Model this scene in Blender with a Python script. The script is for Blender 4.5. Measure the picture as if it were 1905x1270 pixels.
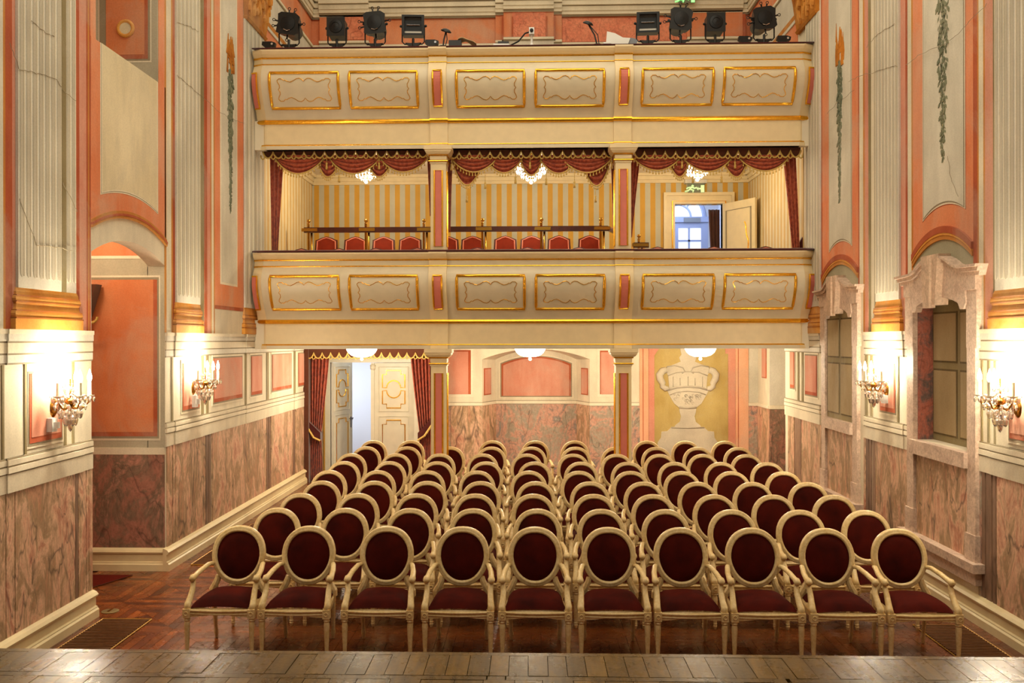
import bpy, math, random
from mathutils import Matrix, Vector
random.seed(7)
PI=math.pi; sin=math.sin; cos=math.cos
for o in list(bpy.data.objects): bpy.data.objects.remove(o)
SC=bpy.context.scene; COL=SC.collection
# ---------------------------------------------------------------- camera, world, light, exposure
EYE=2.7; FPX=1700.0; YAW=math.atan(.03); PCX,PCY=934.0,633.0
cd=bpy.data.cameras.new('camera'); cam=bpy.data.objects.new('camera',cd); COL.objects.link(cam)
cam.matrix_world=Matrix.Translation((0,0,EYE))@Matrix.Rotation(YAW,4,'Z')@Matrix.Rotation(PI/2,4,'X')@Matrix.Rotation(-.0015,4,'Z')
cd.sensor_width=36; cd.lens=36*FPX/1905; cd.shift_x=(952.5-PCX)/1905; cd.shift_y=(PCY-635)/1905; cd.clip_end=200
SC.camera=cam
w=bpy.data.worlds.new('world'); SC.world=w; w.use_nodes=True
w.node_tree.nodes['Background'].inputs[0].default_value=(1,.86,.68,1); w.node_tree.nodes['Background'].inputs[1].default_value=.12
vs=SC.view_settings; vs.view_transform='Standard'; vs.look='None'; vs.gamma=1; vs.use_curve_mapping=False; vs.exposure=-.03
def light(name,kind,loc,power,col,size=None,rot=(0,0,0),parent=None,sizey=None,spread=None):
    l=bpy.data.lights.new(name,kind); l.energy=power; l.color=col
    if kind=='AREA':
        l.size=size
        if sizey: l.shape='RECTANGLE'; l.size_y=sizey
        if spread: l.spread=spread
    elif size is not None: l.shadow_soft_size=size
    o=bpy.data.objects.new(name,l); COL.objects.link(o); o.location=loc; o.rotation_euler=rot
    if parent: o.parent=parent
    return o
WARM=(1,.935,.745); BULB=(1,.87,.64)
light('hall_fill','AREA',(0,9.2,10.6),430,WARM,6,sizey=7.5)  # added soft overhead fill for the hall; no chandelier is built here
light('gallery_fill','AREA',(0,15.9,10.7),70,WARM,7,sizey=3)  # unseen fill added over the gallery, without any ceiling fixture
light('stage_fill','AREA',(0,2.6,8.6),170,WARM,7,sizey=1.5,rot=(-math.radians(-62),0,0))  # invented frontal fill from above the stage, no border light behind it
# ---------------------------------------------------------------- pixel -> place helpers (points on real planes of the hall)
CS,SN=cos(YAW),sin(YAW)
def ray(px,py):
    x,y=px-PCX,py-PCY; r=-.0015; x,y=x*cos(r)+y*sin(r),-x*sin(r)+y*cos(r)
    return (-SN+x/FPX*CS, CS+x/FPX*SN, -y/FPX)
def onY(px,py,Y):
    d=ray(px,py); k=Y/d[1]; return d[0]*k, EYE+d[2]*k          # X,Z on a plane facing the stage
def onX(px,py,X):
    d=ray(px,py); k=X/d[0]; return d[1]*k, EYE+d[2]*k          # Y,Z on a side wall
def onZ(px,py,Z):
    d=ray(px,py); k=(Z-EYE)/d[2]; return d[0]*k, d[1]*k
HX=4.3
def LP(px,py): return onX(px,py,-HX)
def RP(px,py): return onX(px,py,HX)
def WY(px): return onX(px,633,-HX if px<985 else HX)[0]
# ---------------------------------------------------------------- mesh builder
class MB:
    def __init__(s): s.v=[]; s.f=[]
    def add(s,vs,fs):
        b=len(s.v); s.v+=[tuple(p) for p in vs]; s.f+=[tuple(i+b for i in f) for f in fs]; return s
    def box(s,x0,x1,y0,y1,z0,z1):
        return s.add([(x0,y0,z0),(x1,y0,z0),(x1,y1,z0),(x0,y1,z0),(x0,y0,z1),(x1,y0,z1),(x1,y1,z1),(x0,y1,z1)],
            [(0,3,2,1),(4,5,6,7),(0,1,5,4),(1,2,6,5),(2,3,7,6),(3,0,4,7)])
    def prism(s,poly,f0,f1):
        # poly: 2D list, f0/f1 map 2D -> 3D for the two ends
        n=len(poly); a=sum(poly[i][0]*poly[(i+1)%n][1]-poly[(i+1)%n][0]*poly[i][1] for i in range(n))
        if a<0: poly=poly[::-1]
        v=[f0(*p) for p in poly]+[f1(*p) for p in poly]
        fs=[tuple(range(n)),tuple(range(2*n-1,n-1,-1))]+[(i,n+i,n+(i+1)%n,(i+1)%n) for i in range(n)]
        return s.add(v,fs)
    def tube(s,pts,r,n=8,closed=False,flat=None):
        pts=[Vector(p) for p in pts]; m=len(pts); rs=r if isinstance(r,(list,tuple)) else [r]*m
        vs=[]; up=None
        for i,p in enumerate(pts):
            if closed: t=pts[(i+1)%m]-pts[i-1]
            else: t=pts[min(i+1,m-1)]-pts[max(i-1,0)]
            t=t.normalized() if t.length>1e-9 else Vector((0,0,1))
            if up is None: up=Vector((0,0,1)) if abs(t.z)<.9 else Vector((0,1,0))
            a=t.cross(up)
            if a.length<1e-6: a=t.cross(Vector((1,0,0)))
            a.normalize(); b=t.cross(a).normalized(); up=-b if b.dot(up)<0 else b
            a=t.cross(up).normalized()
            for k in range(n):
                q=2*PI*k/n; fl=flat or 1
                vs.append(p+a*cos(q)*rs[i]+up*sin(q)*rs[i]*fl)
        fs=[]; mm=m if closed else m-1
        for i in range(mm):
            for k in range(n):
                fs.append((i*n+k,i*n+(k+1)%n,((i+1)%m)*n+(k+1)%n,((i+1)%m)*n+k))
        if not closed: fs+=[tuple(range(n-1,-1,-1)),tuple(range((m-1)*n,m*n))]
        return s.add(vs,fs)
    def lathe(s,prof,c=(0,0,0),n=16,sx=1,sy=1):
        vs=[]; m=len(prof)
        for r,z in prof:
            for k in range(n):
                q=2*PI*k/n; vs.append((c[0]+r*cos(q)*sx,c[1]+r*sin(q)*sy,c[2]+z))
        fs=[(i*n+k,i*n+(k+1)%n,(i+1)*n+(k+1)%n,(i+1)*n+k) for i in range(m-1) for k in range(n)]
        fs+=[tuple(range(n-1,-1,-1)),tuple(range((m-1)*n,m*n))]
        return s.add(vs,fs)
    def grid(s,fn,nu,nv):
        vs=[fn(i/nu,j/nv) for j in range(nv+1) for i in range(nu+1)]
        return s.add(vs,[(j*(nu+1)+i,j*(nu+1)+i+1,(j+1)*(nu+1)+i+1,(j+1)*(nu+1)+i) for j in range(nv) for i in range(nu)])
    def sphere(s,c,r,n=8,sz=1): 
        return s.lathe([(max(r*sin(PI*i/n),1e-4),-r*sz*cos(PI*i/n)) for i in range(n+1)],c,n)
    def build(s,name,mat,parent=None,smooth=False,kind=None,thick=0):
        me=bpy.data.meshes.new(name); me.from_pydata(s.v,[],s.f); me.update()
        if smooth: me.shade_smooth()
        o=bpy.data.objects.new(name,me); COL.objects.link(o)
        if mat: me.materials.append(M[mat] if isinstance(mat,str) else mat)
        if parent: o.parent=parent
        if kind: o['kind']=kind
        if smooth=='auto' or smooth=='a':
            pass
        if thick:
            md=o.modifiers.new('thickness','SOLIDIFY'); md.thickness=thick; md.offset=0
        return o
def tag(o,label,cat,group=None):
    o['label']=label; o['category']=cat
    if group: o['group']=group
    return o
def empty(name,loc=(0,0,0),rz=0):
    o=bpy.data.objects.new(name,None); COL.objects.link(o); o.location=loc; o.rotation_euler=(0,0,rz); o.empty_display_size=.1; return o
def struct(o): o['kind']='structure'; return o
def copy_tree(o,parent=None):
    c=o.copy(); COL.objects.link(c)
    if parent: c.parent=parent
    for ch in list(o.children): copy_tree(ch,c)
    return c
def box(name,mat,x0,x1,y0,y1,z0,z1,parent=None): return MB().box(x0,x1,y0,y1,z0,z1).build(name,mat,parent)
def arc(c,r,a0,a1,n): return [(c[0]+r*cos(a0+(a1-a0)*i/n),c[1]+r*sin(a0+(a1-a0)*i/n)) for i in range(n+1)]
def seg_arc(u0,u1,z,rise,n=14):
    # circular segment from (u0,z) to (u1,z)
    h=(u1-u0)/2; R=(h*h+rise*rise)/(2*rise); cu,cz=(u0+u1)/2,z+rise-R; a=math.asin(h/R)
    return [(cu+R*sin(-a+2*a*i/n),cz+R*cos(-a+2*a*i/n)) for i in range(n+1)]
# ---------------------------------------------------------------- materials
M={}
def lin(c): 
    f=lambda u: u/12.92 if u<=.04045 else ((u+.055)/1.055)**2.4
    return tuple(f(x/255) for x in c)+(1,)
def node(nt,t,**k):
    n=nt.nodes.new(t)
    for a,b in k.items(): setattr(n,a,b)
    return n
def ramp(nt,fac,stops,interp='LINEAR'):
    r=node(nt,'ShaderNodeValToRGB'); r.color_ramp.interpolation=interp
    while len(r.color_ramp.elements)<len(stops): r.color_ramp.elements.new(.5)
    for e,(p,c) in zip(r.color_ramp.elements,stops): e.position=p; e.color=c
    nt.links.new(fac,r.inputs[0]); return r.outputs[0]
def noise(nt,scale,detail=4,vec=(1,1,1),rough=.55,dist=0,rot=(0,0,0)):
    g=node(nt,'ShaderNodeNewGeometry'); mp=node(nt,'ShaderNodeMapping'); mp.inputs['Scale'].default_value=vec; mp.inputs['Rotation'].default_value=rot
    n=node(nt,'ShaderNodeTexNoise'); n.inputs['Scale'].default_value=scale; n.inputs['Detail'].default_value=detail; n.inputs['Roughness'].default_value=rough; n.inputs['Distortion'].default_value=dist
    nt.links.new(g.outputs['Position'],mp.inputs[0]); nt.links.new(mp.outputs[0],n.inputs['Vector']); return n.outputs['Fac']
def mix(nt,fac,a,b,mode='MIX'):
    m=node(nt,'ShaderNodeMix',data_type='RGBA',blend_type=mode)
    if isinstance(fac,(int,float)): m.inputs[0].default_value=fac
    else: nt.links.new(fac,m.inputs[0])
    for s,i in ((a,6),(b,7)):
        if isinstance(s,tuple): m.inputs[i].default_value=s
        else: nt.links.new(s,m.inputs[i])
    return m.outputs[2]
def base(name,rough=.6,metal=0,spec=.5):
    m=bpy.data.materials.new(name); m.use_nodes=True; nt=m.node_tree; b=nt.nodes['Principled BSDF']
    b.inputs['Roughness'].default_value=rough; b.inputs['Metallic'].default_value=metal; b.inputs['Specular IOR Level'].default_value=spec
    M[name]=m; return m,nt,b
def bump(nt,b,fac,strength,dist=.01):
    n=node(nt,'ShaderNodeBump'); n.inputs['Strength'].default_value=strength; n.inputs['Distance'].default_value=dist
    nt.links.new(fac,n.inputs['Height']); nt.links.new(n.outputs[0],b.inputs['Normal'])
def plain(name,c,rough=.5,metal=0,spec=.5,var=0,scale=6,bmp=0,sheen=0):
    m,nt,b=base(name,rough,metal,spec); col=lin(c)
    if var:
        f=noise(nt,scale); lo=tuple(x*(1-var) for x in col[:3])+(1,); hi=tuple(min(1,x*(1+var)) for x in col[:3])+(1,)
        nt.links.new(ramp(nt,f,[(.3,lo),(.7,hi)]),b.inputs['Base Color'])
        if bmp: bump(nt,b,f,bmp)
    else: b.inputs['Base Color'].default_value=col
    if sheen: b.inputs['Sheen Weight'].default_value=sheen
    return m
def plaster(name,c,c2=None,stain=(150,140,120),amount=.35,streak=True):
    # aged fresco plaster: broad mottling, faint vertical streaks, fine grain
    m,nt,b=base(name,.85,0,.15); col=lin(c); c2=lin(c2) if c2 else tuple(x*.8 for x in col[:3])+(1,)
    a=ramp(nt,noise(nt,1.6,5,(1,1,.8)),[(.32,c2),(.68,col)])
    s=ramp(nt,noise(nt,3.5,6,(1,1,.25) if streak else (1,1,1),.65),[(.45,(0,0,0,1)),(.8,(1,1,1,1))])
    mu=node(nt,'ShaderNodeMath',operation='MULTIPLY'); mu.inputs[1].default_value=amount; nt.links.new(s,mu.inputs[0])
    k=mix(nt,mu.outputs[0],a,lin(stain))
    pt=ramp(nt,noise(nt,.75,7,(1,1,1),.62,.8),[(.50,(0,0,0,1)),(.60,(1,1,1,1))]); m2=node(nt,'ShaderNodeMath',operation='MULTIPLY'); m2.inputs[1].default_value=.22; nt.links.new(pt,m2.inputs[0])
    k=mix(nt,m2.outputs[0],k,lin((188,180,160)))
    g=noise(nt,60,3); k2=mix(nt,.5,k,ramp(nt,g,[(.35,(.72,.72,.72,1)),(.65,(1.1,1.1,1.1,1))]),'MULTIPLY')
    k3=mix(nt,.5,k,k2); nt.links.new(k3,b.inputs['Base Color']); bump(nt,b,g,.12,.004); return m
def marble(name,cs,vein,vec=(1,1,.5),scale=2.2,vs=.5,rot=(.4,.4,0)):
    m,nt,b=base(name,.55,0,.3); n=len(cs)
    a=ramp(nt,noise(nt,scale,8,vec,.7,.7,rot),[(.28+.44*i/(n-1),lin(c)) for i,c in enumerate(cs)])
    f=noise(nt,scale*7,6,vec,.7,.5,rot); a=mix(nt,.55,a,ramp(nt,f,[(.36,(.62,.6,.56,1)),(.62,(1.22,1.22,1.22,1))]),'MULTIPLY')
    v=noise(nt,1.3,3,(vec[0]*1.6,vec[1]*1.6,vec[2]*.9),.5,1.0,(.55,.5,0))
    d=node(nt,'ShaderNodeMath',operation='SUBTRACT'); d.inputs[1].default_value=.5; nt.links.new(v,d.inputs[0])
    ab=node(nt,'ShaderNodeMath',operation='ABSOLUTE'); nt.links.new(d.outputs[0],ab.inputs[0])
    vf=ramp(nt,ab.outputs[0],[(0,(vs,vs,vs,1)),(.012,(0,0,0,1))]); a=mix(nt,vf,a,lin(vein))
    nt.links.new(a,b.inputs['Base Color']); bump(nt,b,f,.1,.003); return m
CREAM=(222,205,172)
plaster('plaster_cream',(234,221,194),(214,201,176))
plaster('plaster_grey',(228,221,204),(206,198,182))
plaster('plaster_panel',(232,216,180),(216,199,162))
plaster('plaster_greypanel',(222,215,196),(202,195,176))
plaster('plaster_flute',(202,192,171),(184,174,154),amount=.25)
plaster('plaster_line',(158,144,118),(140,126,102),amount=.1)
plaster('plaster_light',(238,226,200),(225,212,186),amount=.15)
plaster('plaster_coral',(228,146,102),(212,124,82),(216,176,150),.5)
plaster('plaster_pink',(214,150,126),(198,128,104),(220,184,160),.5)
plaster('plaster_dkred',(186,96,60),(160,74,46),(200,130,100),.4)
plaster('plaster_ochre',(205,140,66),(180,112,50),(220,180,110),.3)
plaster('plaster_gold',(226,160,74),(200,128,52),(240,196,120),.45,False)
plaster('plaster_golddark',(176,104,44),(150,84,36),(210,150,80),.3,False)
plaster('plaster_olive',(150,134,96),(128,112,78),amount=.25)
plaster('plaster_peach',(232,176,140),(220,158,120),(236,200,165),.4)
plaster('plaster_reveal',(196,186,160),(172,164,142))
plaster('plaster_orange',(220,136,90),(200,112,70),(222,164,124),.4)
plaster('plaster_lunette',(172,164,136),(150,144,120))
plaster('plaster_yellow',(190,166,104),(168,140,78),(205,186,136),.4)
plaster('plaster_urn',(205,192,168),(178,166,146),(225,214,190),.4,False)
plaster('plaster_urndark',(180,168,148),(164,152,132),amount=.2)
plaster('garland_green',(140,140,112),(112,118,96),(140,140,110),.3,False)
plaster('capital_gold',(206,130,46),(150,84,26),(236,176,80),.5,False)
marble('marble_pink',[(128,104,80),(196,146,116),(160,132,100),(218,176,146),(184,124,100),(222,184,156)],(70,56,46),(1,1,.4),3.8,.7)
marble('marble_dark',[(104,82,68),(172,116,98),(124,104,86),(196,138,118),(138,116,104)],(62,50,44),(1,1,.6),3)
marble('marble_mixed',[(112,108,100),(186,146,126),(160,152,134),(206,154,132),(128,122,116),(190,176,156)],(60,54,48),(1,1,.75),3.4)
marble('marble_stone',[(164,140,122),(196,168,148),(214,188,166),(182,150,130)],(130,106,92),(1,1,1),5,.2)
marble('marble_stripe',[(104,82,66),(136,106,86),(166,132,108)],(60,46,38),(1,1,.3))
marble('marble_red',[(120,66,52),(176,100,80),(96,84,78),(190,116,92)],(80,60,52),(1,1,.8),5)
plain('balcony_cream',(230,208,164),.45,0,.4,.04,8)
plain('balcony_grey',(214,200,170),.4,0,.4,.05,5)
plain('trim_cream',(226,206,160),.4,0,.4,.05,8)
plain('gilt',(242,182,54),.24,.85,.5,.12,30)
plain('giltpaint',(214,166,76),.35,.4)
plain('pink_panel',(206,116,100),.5,0,.4,.05,9)
plain('brass',(190,140,60),.25,1)
plain('door_white',(214,206,184),.4,0,.4,.05,6)
plain('corridor_white',(232,234,240),.8)
plain('frame_blue',(150,160,190),.6)
plain('blackmetal',(22,20,18),.4,.3,.5)
plain('lens_dark',(14,12,12),.45,0,.3)
plain('silver',(200,200,205),.2,1)
plain('white_plastic',(225,222,214),.4)
plain('grey_plastic',(120,124,130),.5)
plain('black_plastic',(28,26,26),.5)
plain('beige_cloth',(196,170,130),.9)
plain('mahogany',(84,34,18),.3,0,.5,.25,14)
plain('chairred',(126,36,10),.75,0,.2,.12,10)
plain('chairpiping',(220,128,100),.6)
plain('ledge_velvet',(70,16,10),.9,0,.1,.15,12,0,.5)
plain('pelmet_brown',(86,44,24),.85,0,.15,.12,10,0,.4)
plain('goldbraid',(206,172,92),.55,.1,.4,.2,60)
plain('carpet_red',(96,26,16),.95,0,.1,.15,30)
plain('candle',(236,222,190),.5)
plain('grille_wood',(120,76,44),.4,0,.4,.2,20)
plain('grille_dark',(26,15,10),.7)
plain('socket',(150,132,90),.4,.6)
plain('ceiling_plaster',(226,212,186),.8,0,.2,.05,2)
m,nt,b=base('chairframe',.38,0,.45)      # ivory lacquer with gold-brown patina
f=noise(nt,9,5); g=noise(nt,45,3)
nt.links.new(mix(nt,.35,ramp(nt,f,[(.3,lin((212,178,116))),(.7,lin((238,212,158)))]),ramp(nt,g,[(.35,lin((196,156,88))),(.7,lin((244,222,172)))])),b.inputs['Base Color'])
m,nt,b=base('velvet',.85,0,.1)
f=noise(nt,5,4); nt.links.new(ramp(nt,f,[(.3,lin((48,6,2))),(.7,lin((76,13,3)))]),b.inputs['Base Color'])
b.inputs['Sheen Weight'].default_value=.10; b.inputs['Sheen Roughness'].default_value=.35; b.inputs['Sheen Tint'].default_value=lin((210,60,24))
def damask(name,a,c,scale):
    m,nt,b=base(name,.6,0,.3); b.inputs['Sheen Weight'].default_value=.3
    v=node(nt,'ShaderNodeTexVoronoi'); v.inputs['Scale'].default_value=scale; g=node(nt,'ShaderNodeNewGeometry'); mp=node(nt,'ShaderNodeMapping'); mp.inputs['Scale'].default_value=(1,.4,.7)
    nt.links.new(g.outputs['Position'],mp.inputs[0]); nt.links.new(mp.outputs[0],v.inputs['Vector'])
    n=noise(nt,scale*2.4,3,(1,.4,.7),.6,2.0); ad=node(nt,'ShaderNodeMath',operation='ADD'); nt.links.new(v.outputs['Distance'],ad.inputs[0]); nt.links.new(n,ad.inputs[1])
    nt.links.new(ramp(nt,ad.outputs[0],[(.62,lin(a)),(.74,lin(c)),(.9,lin(a)),(1.0,lin(c))]),b.inputs['Base Color'])
damask('damask',(96,20,12),(172,74,46),18)
damask('damask_loge',(124,34,18),(178,84,52),24)
def wood(name,a,c,rough,bm,vec=(1,6,1),coat=0,oldscratch=0):
    m,nt,b=base(name,rough,0,.5)
    oi=node(nt,'ShaderNodeObjectInfo'); f=noise(nt,3,6,vec,.6,.6)
    k=ramp(nt,f,[(.25,lin(a)),(.75,lin(c))])
    hs=node(nt,'ShaderNodeHueSaturation'); mr=node(nt,'ShaderNodeMapRange'); mr.inputs[3].default_value=.7; mr.inputs[4].default_value=1.3
    nt.links.new(oi.outputs['Random'],mr.inputs[0]); nt.links.new(mr.outputs[0],hs.inputs['Value']); nt.links.new(k,hs.inputs['Color'])
    nt.links.new(hs.outputs[0],b.inputs['Base Color'])
    h=noise(nt,40,5,(1,1,1)); bump(nt,b,h,bm,.004)
    r=noise(nt,5,5,(1,1,1),.7); rr=node(nt,'ShaderNodeMapRange'); rr.inputs[1].default_value=.3; rr.inputs[2].default_value=.7; rr.inputs[3].default_value=rough*.8; rr.inputs[4].default_value=rough*1.3
    nt.links.new(r,rr.inputs[0]); nt.links.new(rr.outputs[0],b.inputs['Roughness'])
    if coat: b.inputs['Coat Weight'].default_value=coat; b.inputs['Coat Roughness'].default_value=.18
wood('parquet',(92,42,15),(150,78,30),.26,.02,(1.5,1.5,1),.2)
wood('parquet_dark',(72,32,13),(116,54,21),.28,.02,(1.5,1.5,1),.2)
wood('stagewood',(62,43,15),(116,86,34),.27,.3,(7,1,1),0); M['stagewood'].node_tree.nodes['Principled BSDF'].inputs['Specular IOR Level'].default_value=.16
def emit(name,c,s):
    m,nt,b=base(name); b.inputs['Base Color'].default_value=(.9,.85,.75,1); b.inputs['Emission Color'].default_value=c; b.inputs['Emission Strength'].default_value=s
emit('bulb_glow',(1,.84,.6,1),70); emit('bowl_glow',(1,.92,.78,1),9); emit('crystal_glow',(1,.9,.74,1),3)
emit('exit_green',(.01,.7,.12,1),.5); emit('exit_white',(.75,.95,.8,1),.5); emit('sky_pane',(.66,.76,1,1),.85)
m,nt,b=base('crystal',.03,0,.5); b.inputs['Transmission Weight'].default_value=.85; b.inputs['IOR'].default_value=1.5; b.inputs['Base Color'].default_value=(.95,.9,.82,1)
def stripes(name,axis,period,phase,lo,a,c):
    # printed wallpaper stripes, band of width fraction lo in colour a
    m,nt,b=base(name,.6,0,.3); g=node(nt,'ShaderNodeNewGeometry'); s=node(nt,'ShaderNodeSeparateXYZ'); nt.links.new(g.outputs['Position'],s.inputs[0])
    ma=node(nt,'ShaderNodeMath',operation='MULTIPLY_ADD'); ma.inputs[1].default_value=1/period; ma.inputs[2].default_value=phase; nt.links.new(s.outputs[axis],ma.inputs[0])
    fr=node(nt,'ShaderNodeMath',operation='FRACT'); nt.links.new(ma.outputs[0],fr.inputs[0]); lt=node(nt,'ShaderNodeMath',operation='LESS_THAN'); lt.inputs[1].default_value=lo; nt.links.new(fr.outputs[0],lt.inputs[0])
    k=mix(nt,lt.outputs[0],lin(c),lin(a)); f=noise(nt,2.2,4); k=mix(nt,.6,k,ramp(nt,f,[(.3,(.8,.8,.8,1)),(.7,(1.1,1.1,1.1,1))]),'MULTIPLY'); nt.links.new(k,b.inputs['Base Color'])
stripes('wallpaper',0,.2006,.2,.49,(208,158,60),(194,188,162))
stripes('wallpaper_side',1,.2006,.0,.49,(204,170,106),(212,198,160))
# ================================================================ SHELL
YB=17.95            # back wall plane
YS=3.2              # side walls start (behind the stage edge)
CEIL=10.9
floor=struct(box('floor','parquet_dark',-6.4,6.4,YS,21,-.06,-.012))
ceiling=struct(box('ceiling','ceiling_plaster',-6.4,6.4,YS,18.6,CEIL,CEIL+.1))
# --- left wall with the arched passage and the high window recess
OY0,OY1=WY(170),WY(307)         # passage opening
UY0,UY1=WY(178),WY(295)         # high window
SILL=5.69; SPR=3.58; RISE=.19; XO=-5.75
arch_in=seg_arc(OY0,OY1,SPR,RISE)
mb=MB()
mb.box(XO,-HX,YS,OY0,-.05,CEIL)
mb.box(XO,-HX,OY1,YB+.4,-.05,CEIL)
poly=[(OY0,SILL)]+[(OY0,SPR)]+arch_in[1:-1]+[(OY1,SPR),(OY1,SILL)]
for i in range(len(arch_in)-1):
    (a,za),(b_,zb)=arch_in[i],arch_in[i+1]
    mb.prism([(a,za),(b_,zb),(b_,SILL),(a,SILL)],lambda u,v:(-HX,u,v),lambda u,v:(-HX-.2,u,v))
mb.box(XO,-HX-.2,OY0,OY1,4.35,SILL)
mb.box(XO,-HX,OY0,UY0,SILL,CEIL); mb.box(XO,-HX,UY1,OY1,SILL,CEIL)
wall_left=struct(mb.build('wall_left','plaster_cream'))
# closing walls behind the openings
struct(box('wall_passage','plaster_orange',XO-.15,XO,OY0-.6,OY1+.6,-.05,CEIL))
PY0,PY1=WY(1808),WY(1707)      # recess of the nearer portal
mb=MB(); mb.box(HX,5.6,YS,PY0,-.05,CEIL); mb.box(HX,5.6,PY1,15.5,-.05,2.66); mb.box(HX,5.6,PY1,YB+.4,2.66,CEIL)
mb.box(HX,5.6,PY0,PY1,-.05,1.6); mb.box(HX,5.6,PY0,PY1,3.14,CEIL); mb.box(HX+.18,5.6,PY0,PY1,1.6,3.14)
wall_right=struct(mb.build('wall_right','plaster_cream'))
# slab on a side wall: polygon in (Y,Z), proud of the plaster from t0 to t1
def slab(left,name,mat,poly,parent,t1,t0=0,smooth=False):
    s=1 if left else -1; X=-HX if left else HX
    return MB().prism(poly,lambda u,v:(X+s*t0,u,v),lambda u,v:(X+s*t1,u,v)).build(name,mat,parent)
def rect(a,b,c,d): return [(a,c),(b,c),(b,d),(a,d)]
def vband(left,name,mat,x0,x1,z0,z1,t=.006,parent=None):
    a,b=sorted((WY(x0),WY(x1))); return slab(left,name,mat,rect(a,b,z0,z1),parent or (wall_left if left else wall_right),t)
def pilaster(left,x0,x1,n,z0,z1,cap=None,t=.03,mat='plaster_grey',basep=True,bx=None):
    W=wall_left if left else wall_right; a,b=sorted((WY(x0),WY(x1))); p=slab(left,'painted_pilaster',mat,rect(a,b,z0,z1),W,t)
    s=1 if left else -1; X=-HX if left else HX; wd=(b-a)/n
    mb=MB()
    for i in range(n):
        c=a+wd*(i+.5); h=wd*.24; zb=z0+.13
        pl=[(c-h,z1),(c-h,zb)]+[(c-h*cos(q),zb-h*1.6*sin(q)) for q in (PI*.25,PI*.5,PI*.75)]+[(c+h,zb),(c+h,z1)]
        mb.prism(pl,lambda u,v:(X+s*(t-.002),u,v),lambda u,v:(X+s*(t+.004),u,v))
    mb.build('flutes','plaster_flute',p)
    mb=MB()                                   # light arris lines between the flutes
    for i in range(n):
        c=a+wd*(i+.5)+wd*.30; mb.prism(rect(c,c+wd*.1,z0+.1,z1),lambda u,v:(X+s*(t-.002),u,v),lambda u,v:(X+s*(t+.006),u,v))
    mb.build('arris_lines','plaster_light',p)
    if not basep: return p
    if bx: a,b=sorted((WY(bx[0]),WY(bx[1])))
    prof=[(2.80,.085),(2.895,.085),(2.9,.07),(2.915,.078),(2.935,.082),(2.955,.074),(2.965,.055),(2.985,.04),(3.01,.036),(3.03,.045),(3.04,.055),(3.06,.06),(3.08,.05),(3.09,.034),(3.12,.032),(3.125,.026),(z0,.012)]
    mb=MB()
    for (q0,t0),(q1,t1) in zip(prof,prof[1:]):
        e0,e1=t0*.9,t1*.9; T0,T1=.012+t0*.45,.012+t1*.45
        mb.add([(X,a-e0,q0),(X+s*T0,a-e0,q0),(X+s*T0,b+e0,q0),(X,b+e0,q0),(X,a-e1,q1),(X+s*T1,a-e1,q1),(X+s*T1,b+e1,q1),(X,b+e1,q1)],[(0,1,5,4),(1,2,6,5),(2,3,7,6),(0,3,2,1),(4,5,6,7)])
    bo=mb.build('painted_base','plaster_gold',p)
    for q,t in ((2.897,.085),(2.96,.07),(3.035,.052),(3.085,.044)):
        e=t*.9; MB().box(*sorted((X,X+s*(.018+t*.45))),a-e,b+e,q-.006,q+.006).build('painted_base_line','plaster_golddark',bo)
    return p
def mould(left,name,rows,a,b,parent,mats):
    for (z0,z1,t),mt in zip(rows,mats): slab(left,name,mt,rect(a,b,z0,z1),parent,t)
CORN=[(2.76,2.80,.075),(2.70,2.76,.055),(2.685,2.70,.03),(2.60,2.685,.035),(2.585,2.60,.02),(2.52,2.585,.028),(2.505,2.52,.012)]
CORN=[(a,b,.006+t*.32) for a,b,t in CORN]
CORNM=['plaster_light','plaster_grey','plaster_line','plaster_cream','plaster_line','plaster_grey','plaster_line']
DADO=[(1.45,1.60,.022),(1.60,1.612,.012),(1.612,1.66,.04),(1.66,1.675,.02),(1.675,1.72,.032),(1.72,1.735,.014)]
DADO=[(a,b,.006+t*.45) for a,b,t in DADO]
DADOM=['plaster_cream','plaster_line','plaster_light','plaster_line','plaster_cream','plaster_line']
def pinkpanel(left,x0,x1,z0,z1):
    W=wall_left if left else wall_right; a,b=sorted((WY(x0),WY(x1))); g=.045
    p=slab(left,'painted_panel_border','plaster_light',rect(a-g,b+g,z0-g,z1+g),W,.008)
    slab(left,'painted_shadow_line','plaster_line',rect(a-g*.5,b+g*.5,z0-g*.5,z1+g*.45),p,.011)
    slab(left,'painted_field_edge','plaster_dkred',rect(a,b,z0,z1),p,.014)
    slab(left,'painted_field','plaster_pink',rect(a+.03 if not left else a+.03,b-.02,z0+.05,z1),p,.017)
# baseboards (moulded profile, extruded along the walls)
BPROF=[(0,0),(.075,0),(.075,.075),(.06,.09),(.06,.1),(.042,.11),(.042,.19),(.06,.2),(.07,.22),(.05,.245),(.02,.26),(0,.265)]
def baseboard(name,left,a,b):
    s=1 if left else -1; X=-HX if left else HX
    o=MB().prism(BPROF,lambda u,v:(X+s*u,a,v),lambda u,v:(X+s*u,b,v)).build(name,'trim_cream'); return struct(o)
baseboard('baseboard_left',True,YS,OY0+.0); baseboard('baseboard_left',True,OY1-.075,17.25)
baseboard('baseboard_right',False,YS,15.5)
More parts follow.
